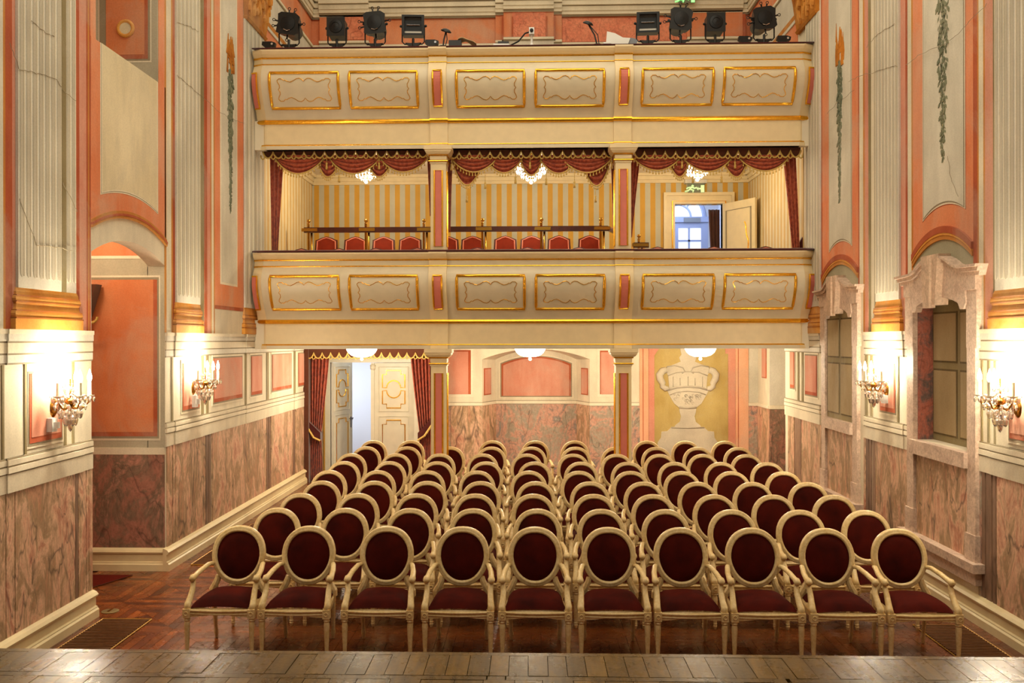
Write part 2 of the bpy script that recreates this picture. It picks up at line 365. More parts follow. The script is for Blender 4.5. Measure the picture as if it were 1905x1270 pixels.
# --------------------------- LEFT WALL paint
Z1=2.80; ZT=CEIL
for x0,x1,mt in [(-200,5,'plaster_grey'),(5,9,'plaster_ochre'),(9,22,'plaster_dkred'),(22,28,'plaster_pink'),(138,141,'plaster_cream'),(141,147,'plaster_dkred'),(147,160,'plaster_pink'),(160,163,'plaster_dkred'),(163,165.5,'plaster_ochre'),(165.5,168,'plaster_dkred'),
    (306,309,'plaster_ochre'),(309,318,'plaster_cream'),(318,321,'plaster_ochre'),(321,325,'plaster_dkred'),(372,379,'plaster_olive'),(380,385,'plaster_dkred'),(385,391,'plaster_pink'),(391,393,'plaster_ochre'),(393,397,'plaster_cream'),(397,399,'plaster_ochre')]:
    vband(True,'painted_band',mt,x0,x1,Z1,ZT)
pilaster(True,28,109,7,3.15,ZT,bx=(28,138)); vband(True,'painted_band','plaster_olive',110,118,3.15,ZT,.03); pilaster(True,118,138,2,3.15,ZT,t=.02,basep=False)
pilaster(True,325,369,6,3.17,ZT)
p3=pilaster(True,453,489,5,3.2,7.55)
# coral bay above the passage, cream panel with curved foot
pl=[(OY0-.01,SILL)]+seg_arc(OY0-.02,OY1+.02,SPR+.31,RISE)+[(OY1+.01,SILL)]
slab(True,'painted_bay','plaster_coral',pl,wall_left,.006)
slab(True,'painted_bay_side','plaster_coral',rect(WY(168),UY0,SILL,ZT),wall_left,.006); slab(True,'painted_bay_side','plaster_coral',rect(UY1,WY(306),SILL,ZT),wall_left,.006)
a,b_=WY(189),WY(291)
for g,mt,t in ((.035,'plaster_light',.009),(.022,'plaster_olive',.010),(.016,'plaster_light',.0115),(0,'plaster_panel',.013)):
    pl=[(a-g,SILL)]+seg_arc(a-g,b_+g,4.20-g,.10)+[(b_+g,SILL)]
    slab(True,'painted_panel',mt,pl,wall_left,t)
for r0,r1,mt,t in ((.235,.262,'plaster_ochre',.024),(.262,.285,'plaster_dkred',.03),(.285,.315,'plaster_ochre',.02)):    # archivolt lines
    o=seg_arc(OY0-.02,OY1+.02,SPR+r1,RISE); i=seg_arc(OY0-.02,OY1+.02,SPR+r0,RISE); mb=MB()
    for k in range(len(o)-1):
        mb.prism([i[k],i[k+1],o[k+1],o[k]],lambda u,v:(-HX,u,v),lambda u,v:(-HX+t,u,v))
    mb.build('painted_archivolt',mt,wall_left)
# coral strip panel with torch and garland, far bay
vband(True,'painted_panel','plaster_dkred',398,453,3.14,ZT,.005); vband(True,'painted_panel','plaster_coral',399,452,3.19,ZT,.007)
vband(True,'painted_panel','plaster_light',409,441,3.49,ZT,.009); vband(True,'painted_panel','plaster_greypanel',411,439.5,3.52,ZT,.011)
def garland(left,xc,yt,yb,wd,torch=None):
    W=wall_left if left else wall_right; P=LP if left else RP; s=1 if left else -1; X=-HX if left else HX
    n=60; mb=MB()
    for i in range(n):
        q=i/n; y=yt+(yb-yt)*q; hw=wd*(.9-.75*q)*(.55+.45*min(1,q*6)); (Yc,Zc)=P(xc,y)
        for k in range(8):
            dy=random.uniform(-1,1)*hw; dz=random.uniform(-.06,.02); r=random.uniform(.022,.05)*(1.1-.6*q); an=random.uniform(-.8,.8)-PI/2
            u0,v0=Yc+dy,Zc+dz; tip=(u0+cos(an)*r*2,v0+sin(an)*r*2); nx,nz=-sin(an)*r*.45,cos(an)*r*.45; m_=((u0+tip[0])/2,(v0+tip[1])/2)
            mb.prism([(u0,v0),(m_[0]+nx,m_[1]+nz),tip,(m_[0]-nx,m_[1]-nz)],lambda u,v:(X+s*.010,u,v),lambda u,v:(X+s*(.013+.002*k),u,v))
    mb.build('painted_garland','garland_green',W)
    if torch:
        mb=MB()
        for i in range(26):
            x=xc+random.uniform(-.8,.8)*torch[2]; y=random.uniform(torch[0]+12,torch[1]); (u,v)=P(x,y); h=random.uniform(.12,.3); ww=random.uniform(.02,.05); l=random.uniform(-.04,.04)
            mb.prism([(u-ww,v),(u+ww,v),(u+ww*.6+l,v+h*.5),(u+l,v+h),(u-ww*.6+l,v+h*.5)],lambda a,c:(X+s*.011,a,c),lambda a,c:(X+s*(.016+i*.0004),a,c))
        mb.build('painted_flame','capital_gold',W)
garland(True,427,128,388,.13,(80,140,8))
# gold capital of the third pilaster
def capital(left,x0,x1,z0,z1,W):
    a,b=sorted((WY(x0),WY(x1))); s=1 if left else -1; X=-HX if left else HX
    p=MB(); nz=10
    prof=[(.05,z0),(.07,z0+.04),(.05,z0+.06),(.10,z0+.5),(.16,z0+.9),(.24,z0+1.2),(.26,z1)]
    for i in range(len(prof)-1):
        (t0,q0),(t1,q1)=prof[i],prof[i+1]
        p.add([(X,a-t0*.5,q0),(X+s*t0,a-t0*.5,q0),(X+s*t0,b+t0*.9,q0),(X,b+t0*.9,q0),(X,a-t1*.5,q1),(X+s*t1,a-t1*.5,q1),(X+s*t1,b+t1*.9,q1),(X,b+t1*.9,q1)],[(0,1,5,4),(1,2,6,5),(2,3,7,6),(0,3,2,1),(4,5,6,7),(0,4,7,3)])
    c=p.build('painted_capital','capital_gold',W); mb=MB()
    for i in range(70):       # acanthus leaf flecks
        u=random.uniform(a,b+.05); v=random.uniform(z0+.08,z1-.15); h=random.uniform(.1,.22); ww=random.uniform(.015,.035); t=.05+.2*max(0,(v-z0)/(z1-z0))
        mb.prism([(u-ww,v+h*.4),(u,v),(u+ww,v+h*.4),(u,v+h)],lambda p_,q_:(X+s*(t-.03),p_,q_),lambda p_,q_:(X+s*(t+.035),p_,q_))
    mb.build('acanthus_leaves','plaster_gold',c)
capital(True,455,489,7.55,9.2,wall_left)
# cornice, pedestal zone, dado moulding on the three solid stretches
for a,b_ in ((YS,OY0),(OY1,17.25)):
    mould(True,'painted_cornice',CORN,a,b_,wall_left,CORNM); mould(True,'painted_dado_moulding',DADO,a,b_,wall_left,DADOM)
for x0,x1 in ((8,150),(322,374),(455,492),(545,550)):     # breaks (ressauts) under the pilasters
    for (z0,z1,t),mt in zip(CORN,CORNM): vband(True,'painted_cornice_break',mt,x0,x1,z0,z1,t+.014)
    for (z0,z1,t),mt in zip(DADO,DADOM): vband(True,'painted_dado_break',mt,x0,x1,z0,z1,t+.012)
for x0,x1 in ((44,48),(118,122),(133,137),(318,321),(374,378),(383,387),(455,458),(495,499),(546,549),(2,6)):
    vband(True,'painted_shadow_line','plaster_olive',x0,x1,1.735,2.505,.009)
for x0,x1,z0,z1 in ((52,112,1.82,2.42),(338,369,1.84,2.42),(396,449,1.86,2.46),(466,486,1.86,2.46),(505,541,1.86,2.46),(554,566,1.86,2.46)): pinkpanel(True,x0,x1,z0,z1)
# marble dado slabs (each painted slab between the stripes)
def marbles(left,xs,mats,z0,z1):
    W=wall_left if left else wall_right
    for (x0,x1),mt in zip(xs,mats):
        vband(left,'marble_slab',mt,x0,x1,z0,z1,.012)
marbles(True,[(-160,7),(8.5,24),(25.5,137),(144,157),(158.5,162),(163.5,169.5)],['marble_pink']*6,.25,1.45); vband(True,'marble_stripe','marble_stripe',138,143,.25,1.45,.010)
marbles(True,[(309,318),(319.5,324),(325,380),(393,494),(503,543),(549,567.5)],['marble_pink']*6,.25,1.45)
for x0,x1 in ((381,386),(387,391),(495,498),(499,502),(544,548)): vband(True,'marble_stripe','marble_stripe',x0,x1,.25,1.45,.010)
# --- passage reveal (far jamb facing the stage) : painted orange panel, grey border, lunette, marble dado
def jam(name,mat,poly,t1,t0=0): return MB().prism(poly,lambda u,v:(u,OY1-t0,v),lambda u,v:(u,OY1-t1,v)).build(name,mat,wall_left)
XJ=-5.72
jam('painted_reveal','plaster_reveal',rect(XJ,-HX-.202,1.42,4.35),.004); jam('painted_reveal','plaster_reveal',rect(-HX-.21,-HX-.002,1.42,SPR-.002),.004)
xe,_=onY(293,633,OY1); zb_=onY(285,808,OY1)[1]; zt_=onY(285,520,OY1)[1]; zl=onY(285,481,OY1)[1]
jam('painted_border','plaster_light',rect(XJ,xe+.035,zb_-.07,zt_+.05),.007); jam('painted_border','plaster_line',rect(XJ,xe+.02,zb_-.045,zt_+.028),.009)
jam('painted_border','plaster_dkred',rect(XJ,xe,zb_-.02,zt_),.011); jam('painted_field','plaster_orange',rect(XJ,xe-.045,zb_+.03,zt_-.0),.013)
jam('painted_moulding','plaster_light',rect(XJ,onY(282,478,OY1)[0],zl-.0,zl+.035),.012)
lun=[(XJ,zl+.03),(onY(278,633,OY1)[0],zl+.03),(onY(266,633,OY1)[0],zl+.10),(onY(248,633,OY1)[0],zl+.18),(onY(225,633,OY1)[0],zl+.245),(onY(200,633,OY1)[0],zl+.28),(XJ,zl+.28)]
jam('painted_lunette','plaster_line',[(u+.03,v+.02) for u,v in lun],.006); jam('painted_lunette','plaster_coral',lun,.008)
jam('marble_slab','marble_dark',rect(XJ,-HX-.004,.25,1.36),.012); jam('painted_moulding','plaster_light',rect(XJ,-HX-.004,1.36,1.44),.016)
struct(MB().prism(BPROF,lambda u,v:(XJ,OY1-u,v),lambda u,v:(-HX,OY1-u,v)).build('baseboard_passage','trim_cream'))
# pelmet with gold edge at the door inside the passage
light('passage_fill','POINT',(-5.1,9.75,3.95),30,BULB,.12)  # added point light to brighten the passage jamb; no fitting exists
pe=empty('passage_pelmet',(-5.35,OY1-.12,2.95)); tag(pe,'dark curtain pelmet with gold scalloped edge inside the arched passage','pelmet')
x0=onY(171,520,OY1-.1)[0]; x1=onY(186,520,OY1-.1)[0]
def rel(mb,o): mb.v=[(a-o.location[0],b-o.location[1],c-o.location[2]) for a,b,c in mb.v]; return mb
rel(MB().prism([(x0-.25,2.98),(x1-.12,2.98),(x1,3.36),(x0-.25,3.36)],lambda u,v:(u,OY1-.2,v),lambda u,v:(u,OY1-.05,v)),pe).build('pelmet_cloth','pelmet_brown',pe)
mb=MB()
for i in range(3):
    c=x1-.06-.16*i; mb.tube([(c+.08*cos(q),OY1-.21,2.98-.07*sin(q)) for q in [PI*k/8 for k in range(9)]],.016,6)
rel(mb,pe).build('gold_edge','goldbraid',pe)
# --- high window recess: painted far reveal with gilt roundel
def jam2(name,mat,poly,t1): return MB().prism(poly,lambda u,v:(u,UY1,v),lambda u,v:(u,UY1-t1,v)).build(name,mat,wall_left)
jam2('painted_reveal','plaster_reveal',rect(XO,-HX-.002,SILL,8),.004)
X0,X1=onY(198,80,UY1)[0],onY(274,80,UY1)[0]
jam2('painted_border','plaster_light',rect(X0-.09,X1+.05,SILL+.24,8),.006); jam2('painted_border','plaster_line',rect(X0-.08,X1+.035,SILL+.26,8),.008); jam2('painted_border','plaster_dkred',rect(X0,X1+.01,SILL+.28,8),.01); jam2('painted_field','plaster_orange',rect(X0,X1-.03,SILL+.33,8),.012)
cx,cz=onY(235,54,UY1)
MB().tube([(cx+.085*cos(q),UY1-.02,cz+.085*sin(q)) for q in [2*PI*k/20 for k in range(20)]],.022,8,True).build('gilt_roundel','plaster_gold',wall_left)
jam2('roundel_disc','plaster_panel',[(cx+.075*cos(2*PI*k/20),cz+.075*sin(2*PI*k/20)) for k in range(20)],.03)
# --------------------------- RIGHT WALL paint
for x0,x1,mt in [(1529,1531,'plaster_dkred'),(1598,1600,'plaster_dkred'),(1600,1607,'plaster_cream'),(1607,1610,'plaster_ochre'),(1610,1616,'plaster_pink'),(1617,1621,'plaster_olive'),(1628,1632,'plaster_olive'),(1677,1686,'plaster_pink'),(1686,1689,'plaster_dkred'),(1690,1697,'plaster_cream'),(1697,1700,'plaster_ochre'),
    (1812,1820,'plaster_dkred'),(1820,1822.5,'plaster_ochre'),(1822.5,1831,'plaster_cream'),(1831,1834,'plaster_ochre'),(1834,1849,'plaster_pink'),(1849,1853,'plaster_olive')]:
    vband(False,'painted_band',mt,x0,x1,Z1,ZT)
pilaster(False,1503,1529,5,3.2,7.55); capital(False,1490,1524,7.55,9.2,wall_right)
pilaster(False,1633,1677,7,3.17,ZT); pilaster(False,1855,1872,2,3.15,ZT,t=.02,basep=False); pilaster(False,1873,1960,7,3.15,ZT,bx=(1855,1960))
for x0,x1 in ((1531,1598),(1700,1812)):
    b_,a=WY(x0),WY(x1); r0=3.60; W=wall_right; rs=.23
    slab(False,'painted_bay','plaster_coral',[(a,ZT)]+seg_arc(a,b_,r0,rs)+[(b_,ZT)],W,.006)
    slab(False,'painted_lunette','plaster_lunette',[(a,3.2)]+seg_arc(a,b_,r0,rs)+[(b_,3.2)],W,.004)
    for d0,d1,mt,t in ((-.09,-.045,'plaster_ochre',.02),(-.045,-.02,'plaster_gold',.026),(-.02,.05,'plaster_dkred',.03)):
        o=seg_arc(a,b_,r0+d1,rs); i=seg_arc(a,b_,r0+d0,rs); mb=MB()
        for k in range(len(o)-1): mb.prism([i[k],i[k+1],o[k+1],o[k]],lambda u,v:(HX,u,v),lambda u,v:(HX-t,u,v))
        mb.build('painted_archivolt',mt,W)
for (x0,x1),zb in (((1545,1585),3.98),((1721,1795),4.02)):
    b_,a=WY(x0),WY(x1)
    for g,mt,t in ((.04,'plaster_dkred',.008),(.032,'plaster_light',.010),(.016,'plaster_line',.012),(0,'plaster_greypanel',.014)):
        slab(False,'painted_panel',mt,[(a-g,ZT)]+seg_arc(a-g,b_+g,zb-g,.11)+[(b_+g,ZT)],wall_right,t)
garland(False,1564,112,372,.13,(62,125,9)); garland(False,1757,-120,292,.19)
for a,b_ in ((YS,8.86),(10.5,11.86),(13.62,15.5)):
    mould(False,'painted_cornice',CORN,a,b_,wall_right,CORNM); mould(False,'painted_dado_moulding',DADO,a,b_,wall_right,DADOM)
for x0,x1 in ((1488,1528),(1614,1684),(1846,1960)):
    for (z0,z1,t),mt in zip(CORN,CORNM): vband(False,'painted_cornice_break',mt,x0,x1,z0,z1,t+.014)
    for (z0,z1,t),mt in zip(DADO,DADOM): vband(False,'painted_dado_break',mt,x0,x1,z0,z1,t+.012)
for x0,x1 in ((1484,1487),(1492,1495),(1610,1615),(1620,1624),(1670,1673),(1826,1829),(1838,1842),(1850,1853)):
    vband(False,'painted_shadow_line','plaster_olive',x0,x1,1.735,2.505,.009)
for x0,x1,z0,z1 in ((1471,1479,1.92,2.5),(1499,1521,1.86,2.46),(1639,1667,1.84,2.42),(1880,1945,1.82,2.42)): pinkpanel(False,x0,x1,z0,z1)
marbles(False,[(1467,1478),(1492,1528),(1608,1611),(1630,1691)],['marble_pink']*4,.25,1.45)
marbles(False,[(1822,1827),(1856,2060)],['marble_mixed','marble_pink'],.25,1.45)
for x0,x1 in ((1479,1491),(1612,1617),(1618,1622),(1624,1629),(1828,1834),(1836,1846),(1848,1854)): vband(False,'marble_stripe','marble_stripe',x0,x1,.25,1.45,.010)
# --- stone portals with shutters
def portal(name,label,yc,hw,rec):
    t=empty(name,(HX,yc,0)); tag(t,label,'doorway')
    def st(nm,mt,poly,t1,t0=0,par=None):
        return MB().prism(poly,lambda u,v:(-t0,u,v),lambda u,v:(-t1,u,v)).build(nm,mt,par or t)
    jw=.17; zt=3.08; zs=1.60
    for s in (-1,1):
        a,b=sorted((s*hw,s*(hw+jw))); st('jamb','marble_stone',rect(a,b,.83,2.62),.05); st('plinth_block','marble_stone',rect(a-.02,b+.02,.40,.83),.065)
        a,b=sorted((s*hw,s*(hw+jw+.036))); st('jamb_ear','marble_stone',rect(a,b,2.62,3.34),.055)
    # lintel with segmental, eared underside
    up=[(-hw-jw-.04,3.33)]+[(u,v) for u,v in seg_arc(-hw*.75,hw*.75,3.36,.13,10)]+[(hw+jw+.04,3.33)]
    lo=[(hw+.02,3.06),(hw-.03,3.0),(hw-.1,3.0),(hw-.14,3.06)]+[(u,v) for u,v in seg_arc(-hw+.16,hw-.16,3.07,.07,8)][::-1]+[(-hw+.14,3.06),(-hw+.1,3.0),(-hw+.03,3.0),(-hw-.02,3.06)]
    lo=[(hw+jw+.04,3.18),(hw,3.18)]+lo+[(-hw,3.18),(-hw-jw-.04,3.18)]
    st('lintel','marble_stone',up+lo,.07)
    # cornice: curved hood moulding, ends turned out
    def hood(d): return [(-hw-jw-.14-d*.5,3.36+d),(-hw*.9,3.37+d)]+[(u,v+d) for u,v in seg_arc(-hw*.72,hw*.72,3.40,.12,10)]+[(hw*.9,3.37+d),(hw+jw+.14+d*.5,3.36+d)]
    for d0,d1,tt in ((-.05,-.01,.075),(-.01,.03,.10),(.03,.055,.13)):
        i,o=hood(d0),hood(d1); mb=MB()
        for k in range(len(i)-1): mb.prism([i[k],i[k+1],o[k+1],o[k]],lambda u,v:(0,u,v),lambda u,v:(-tt,u,v))
        mb.build('hood_moulding','marble_stone',t)
    st('keystone','marble_keystone',[(-.12,3.06),(.12,3.06),(.19,3.58),(-.19,3.58)],.14); st('keystone_face','marble_keystone',[(-.05,3.03),(.10,3.03),(.15,3.57),(-.05,3.57)],.165,.1)
    st('sill','marble_stone',rect(-hw-.02,hw+.02,1.45,1.60),.09)
    st('ledge','marble_stone',rect(-hw-jw-.1,hw+jw+.1,.49,.575),.12); st('ledge_block','marble_stone',rect(-hw-jw-.04,hw+jw+.04,.36,.49),.07)
    st('apron_slab','marble_pink',rect(-hw+.01,hw-.01,.575,1.45),.02)
    # recess: reveals and two by two shutter panels
    if rec>.1: 
        box('reveal','marble_red',0,rec,hw-.012,hw,zs,3.13,t); box('reveal','marble_red',0,rec,-hw,-hw+.012,zs,3.13,t)
    sh=st('shutter','plaster_olive',rect(-hw+.012,hw-.012,zs,3.12),.016-rec,-rec)
    for i in range(2):
        for j in range(2):
            a0=-hw+i*hw; z0=zs+.05+j*(3.05-zs-.05)*.56; z1=(zs+.05+(3.05-zs-.05)*.54) if j==0 else 3.02
            st('shutter_panel_rim','shutter_line',rect(a0+.03,a0+hw-.03,z0+.02,z1-.02),.02-rec,.002-rec,sh)
            st('shutter_panel','plaster_shutter',rect(a0+.05,a0+hw-.05,z0+.04,z1-.04),.026-rec,.004-rec,sh)
    return t
plaster('shutter_line',(112,94,64),(94,78,52),amount=.15)
marble('marble_keystone',[(176,150,128),(206,176,150),(222,194,168)],(140,112,96),(1,1,1),4,.2)
plaster('plaster_shutter',(172,150,112),(150,128,94),(190,172,136),.4)
y0,y1=WY(1592),WY(1541); portal('stone_portal','grey-pink stone portal with keystone and painted shutters, farther one on right wall',(y0+y1)/2,(y1-y0)/2,0)
y0,y1=WY(1808),WY(1707); P2=portal('stone_portal','grey-pink stone portal with keystone and shutters, nearer one on right wall',(y0+y1)/2,(y1-y0)/2,.18)

def crack(left,pts):
    P=LP if left else RP; s=1 if left else -1; X=-HX if left else HX; q=[]
    for (a,b),(c,d) in zip(pts,pts[1:]):
        for k in range(6): q.append((a+(c-a)*k/6+random.uniform(-1.2,1.2),b+(d-b)*k/6+random.uniform(-1.5,1.5)))
    mb=MB(); w=[(X+s*.037,)+P(x,y) for x,y in q]; mb.tube(w,.0028,4); mb.build('plaster_crack','plaster_line',wall_left if left else wall_right)
for pts in ([(10,80),(28,128),(60,136),(95,145),(112,170),(140,192)],[(50,38),(62,48),(80,62),(96,70)],[(325,140),(345,158),(375,184),(398,205),(430,222),(453,232)],[(325,42),(345,48),(369,62)],[(28,370),(60,455),(100,460),(140,470)],[(110,340),(125,370),(140,400)]): crack(True,pts)
for pts in ([(1690,122),(1720,100),(1760,84),(1790,62),(1815,34),(1850,2)],[(1585,152),(1605,140),(1632,135),(1660,125),(1677,122)],[(1617,88),(1640,62),(1677,40)],[(1543,210),(1570,185),(1598,165)],[(1770,290),(1775,330),(1792,372)]): crack(False,pts)

for lf,W in ((True,wall_left),(False,wall_right)):      # painted bay nearest the stage
    slab(lf,'painted_panel','plaster_dkred',rect(4.25,6.15,3.15,ZT),W,.006); slab(lf,'painted_panel','plaster_coral',rect(4.3,6.1,3.2,ZT),W,.008); slab(lf,'painted_panel','plaster_light',rect(4.62,5.78,3.6,ZT),W,.010); slab(lf,'painted_panel','plaster_greypanel',rect(4.66,5.74,3.64,ZT),W,.012)
    slab(lf,'marble_slab','marble_pink',rect(3.4,5.2,.25,1.45),W,.012) if lf else None
# ================================================================ BACK WALLS
LC=2.62    # ceiling height below the lower balcony
def bslab(name,mat,poly,parent,t1,t0=0,Y=YB):
    return MB().prism(poly,lambda u,v:(u,Y-t0,v),lambda u,v:(u,Y-t1,v)).build(name,mat,parent)
DX0,DX1,DZ=-3.93,-2.27,2.29
NX0,NX1=onY(897,700,YB)[0],onY(1097,700,YB)[0]; NB=18.55; MX0,MX1=onY(922,700,NB)[0],onY(1073,700,NB)[0]
mb=MB(); 
for x0,x1,z0,z1 in ((-4.5,DX0,-.05,2.9),(DX0,DX1,DZ,2.9),(DX1,NX0,-.05,2.9),(NX1,4.46,-.05,2.9)): mb.box(x0,x1,YB,YB+.15,z0,z1)
na=seg_arc(NX0,NX1,2.33,.20)
for k in range(len(na)-1): mb.prism([na[k],na[k+1],(na[k+1][0],2.9),(na[k][0],2.9)],lambda u,v:(u,YB,v),lambda u,v:(u,YB+.15,v))
# niche: splayed cheeks, back, vaulted top
def ng(u,v):
    pass
for k in range(len(na)-1):
    s0=lambda p:(MX0+(p[0]-NX0)/(NX1-NX0)*(MX1-MX0),NB,p[1]-.02)
    a,c=na[k],na[k+1]; mb.add([(a[0],YB,a[1]),(c[0],YB,c[1]),s0(c),s0(a)],[(0,3,2,1)])
mb.add([(NX0,YB,-.05),(MX0,NB,-.05),(MX0,NB,2.31),(NX0,YB,2.33)],[(0,1,2,3)]); mb.add([(NX1,YB,-.05),(MX1,NB,-.05),(MX1,NB,2.31),(NX1,YB,2.33)],[(0,3,2,1)])
mb.box(MX0-.02,MX1+.02,NB,NB+.1,-.05,2.9)
wall_back=struct(mb.build('wall_back','plaster_cream'))
# dado of the back wall
for x0,x1,mts in ((DX1+.1,NX0,['marble_mixed','marble_pink']),(NX1,onY(1189,700,YB)[0],['marble_mixed','marble_mixed'])):
    n=2
    for i in range(n):
        a=x0+(x1-x0)*i/n; c=x0+(x1-x0)*(i+1)/n; bslab('marble_slab',mts[i],rect(a+.004,c-.004,.0,1.42),wall_back,.014)
    bslab('dado_moulding','plaster_light',rect(x0,x1,1.42,1.475),wall_back,.025); bslab('dado_line','plaster_line',rect(x0,x1,1.475,1.485),wall_back,.014); bslab('dado_line','plaster_line',rect(x0,x1,1.412,1.42),wall_back,.016)
for i in range(3):
    xs=[MX0,onY(932,700,NB)[0],onY(998,700,NB)[0],onY(1063,700,NB)[0],MX1]
for i in range(4): bslab('marble_slab','marble_mixed',rect(xs[i]+.004,xs[i+1]-.004,0,1.42),wall_back,.014,0,NB)
bslab('dado_moulding','plaster_light',rect(MX0,MX1,1.42,1.475),wall_back,.025,0,NB); bslab('dado_line','plaster_line',rect(MX0,MX1,1.475,1.485),wall_back,.014,0,NB); bslab('dado_line','plaster_line',rect(MX0,MX1,1.41,1.42),wall_back,.016,0,NB)
def cheek(name,mat,q0,q1,z0,z1,t,right):
    a,c=((NX0,YB),(MX0,NB)) if not right else ((NX1,YB),(MX1,NB)); d=Vector((c[0]-a[0],c[1]-a[1])); nrm=Vector((d.y,-d.x)).normalized()*(1 if not right else -1)
    p0=Vector(a)+d*q0; p1=Vector(a)+d*q1; w=nrm*t
    return MB().add([(p0.x,p0.y,z0),(p1.x,p1.y,z0),(p1.x,p1.y,z1),(p0.x,p0.y,z1)]+[(p0.x+w.x,p0.y+w.y,z0),(p1.x+w.x,p1.y+w.y,z0),(p1.x+w.x,p1.y+w.y,z1),(p0.x+w.x,p0.y+w.y,z1)],
        [(4,5,6,7),(0,4,7,3),(1,2,6,5),(3,7,6,2),(0,1,5,4)]).build(name,mat,wall_back)
for r in (False,True):
    cheek('marble_slab','marble_pink',0,1,0,1.42,.012,r); cheek('dado_moulding','plaster_light',0,1,1.42,1.475,.025,r); cheek('dado_line','plaster_line',0,1,1.475,1.485,.014,r)
    cheek('painted_field_edge','plaster_dkred',.12,.62,1.62,2.15,.012,r); cheek('painted_field','plaster_pink',.16,.58,1.64,2.13,.016,r)
def bpanel(x0,x1,y0,y1,Y=YB,field='plaster_pink'):
    a,zt=onY(x0,y0,Y); c,zb=onY(x1,y1,Y); p=bslab('painted_panel_border','plaster_light',rect(a-.05,c+.05,zb-.05,zt+.04),wall_back,.008,0,Y); bslab('painted_field_edge','plaster_dkred',rect(a,c,zb,zt),p,.012,0,Y); bslab('painted_field',field,rect(a+.02,c-.05,zb,zt-.03),p,.016,0,Y)
bpanel(828,876,651,733); bpanel(1116,1150,652,733)
a,zb=onY(933,736,NB); c,zs=onY(1062,677,NB); zs=onY(1062,677,NB)[1]
for g,mt,t in ((.05,'plaster_light',.008),(.022,'plaster_line',.011),(.0,'plaster_dkred',.014),(-.035,'plaster_pink',.018)):
    bslab('painted_field',mt,[(a-g,zb-(g if g>0 else 0)),(c+g,zb-(g if g>0 else 0))]+seg_arc(a-g,c+g,zs+g*.8,.15)[::-1],wall_back,t,0,NB)
# urn mural
U0=onY(1190,700,YB)[0]; U1=onY(1392,700,YB)[0]
def up(x,y): return onY(1180+x/5.7727,630+y/5.7727,YB)
bslab('painted_pilaster_strip','plaster_peach',rect(U0,up(150,0)[0],0,LC),wall_back,.02); bslab('painted_pilaster_strip','plaster_peach',rect(up(1085,0)[0],U1,0,LC),wall_back,.02)
bslab('painted_pilaster_strip','plaster_pink',rect(up(152,0)[0],up(1083,0)[0],0,LC),wall_back,.008)
bslab('painted_field','plaster_yellow',[(up(215,0)[0],0),(up(1005,0)[0],0),up(1005,160),up(975,160),up(975,70),up(290,70),up(215,180)],wall_back,.014)
for xx in (88,1110): bslab('painted_shadow_line','plaster_dkred',rect(up(xx,0)[0],up(xx+8,0)[0],0,LC),wall_back,.022)
def mir(pts,c=572): return [up(x,y) for x,y in pts]+[up(2*c-x,y) for x,y in pts[::-1]]
U=bslab('painted_urn','plaster_urn',mir([(510,70),(490,110),(505,170),(480,200),(495,245),(440,268),(352,300),(334,345),(362,395),(372,520),(352,558),(372,600),(425,692),(480,738),(486,790),(500,830),(486,890),(440,925),(430,945)]),wall_back,.03,.014)
bslab('urn_foot','plaster_urn',mir([(395,950),(352,990),(290,995),(285,1060),(250,1110),(250,1800)]),wall_back,.022,.014)
bslab('urn_foot_block','plaster_urn',mir([(395,945),(352,1000),(352,1060),(325,1110),(340,1160),(400,1230),(400,1800)]),wall_back,.03,.02)
for s in (1,-1):
    f=lambda x,y:up(572+s*(x-572),y)
    MB().tube([(f(x,y)[0],YB-.028,f(x,y)[1]) for x,y in ((345,330),(300,345),(270,385),(275,430),(305,480),(300,510),(335,535),(365,530))],[.06,.07,.075,.07,.06,.055,.055,.04],8).build('urn_handle','plaster_urn',wall_back,True)
    f2=[(480+s*0,0)]
for pts,r in (([(360,395),(450,360),(572,350),(694,360),(784,395)],.012),([(365,545),(450,520),(572,512),(694,520),(780,545)],.022),([(380,600),(450,570),(572,560),(694,570),(765,600)],.012),([(480,735),(572,742),(664,735)],.02),([(345,300),(430,285),(520,310),(540,350),(510,370)],.014),([(800,300),(715,285),(625,310),(605,350),(635,370)],.014),([(415,405),(415,520)],.009),([(490,420),(490,500)],.009),([(575,405),(575,515)],.009),([(650,420),(650,500)],.009),([(730,405),(730,520)],.009),([(395,950),(572,955),(750,950)],.014)):
    MB().tube([(up(x,y)[0],YB-.03,up(x,y)[1]) for x,y in pts],r,6).build('urn_relief_line','plaster_urndark',wall_back,True)
mb=MB()
for i in range(34):
    x=random.uniform(430,715); y=random.uniform(590,690); 
    if abs(x-572)>200-(y-590)*1.2: continue
    u,v=up(x,y); r=random.uniform(.015,.035); mb.tube([(u+r*cos(q),YB-.03,v+r*sin(q)) for q in (0,1,2,3,4,5)],.007,5)
mb.build('urn_foliage_relief','plaster_urndark',wall_back)
bslab('marble_slab','marble_mixed',rect(onY(1189,700,YB)[0]-.01,U0,0,1.42),wall_back,.012)
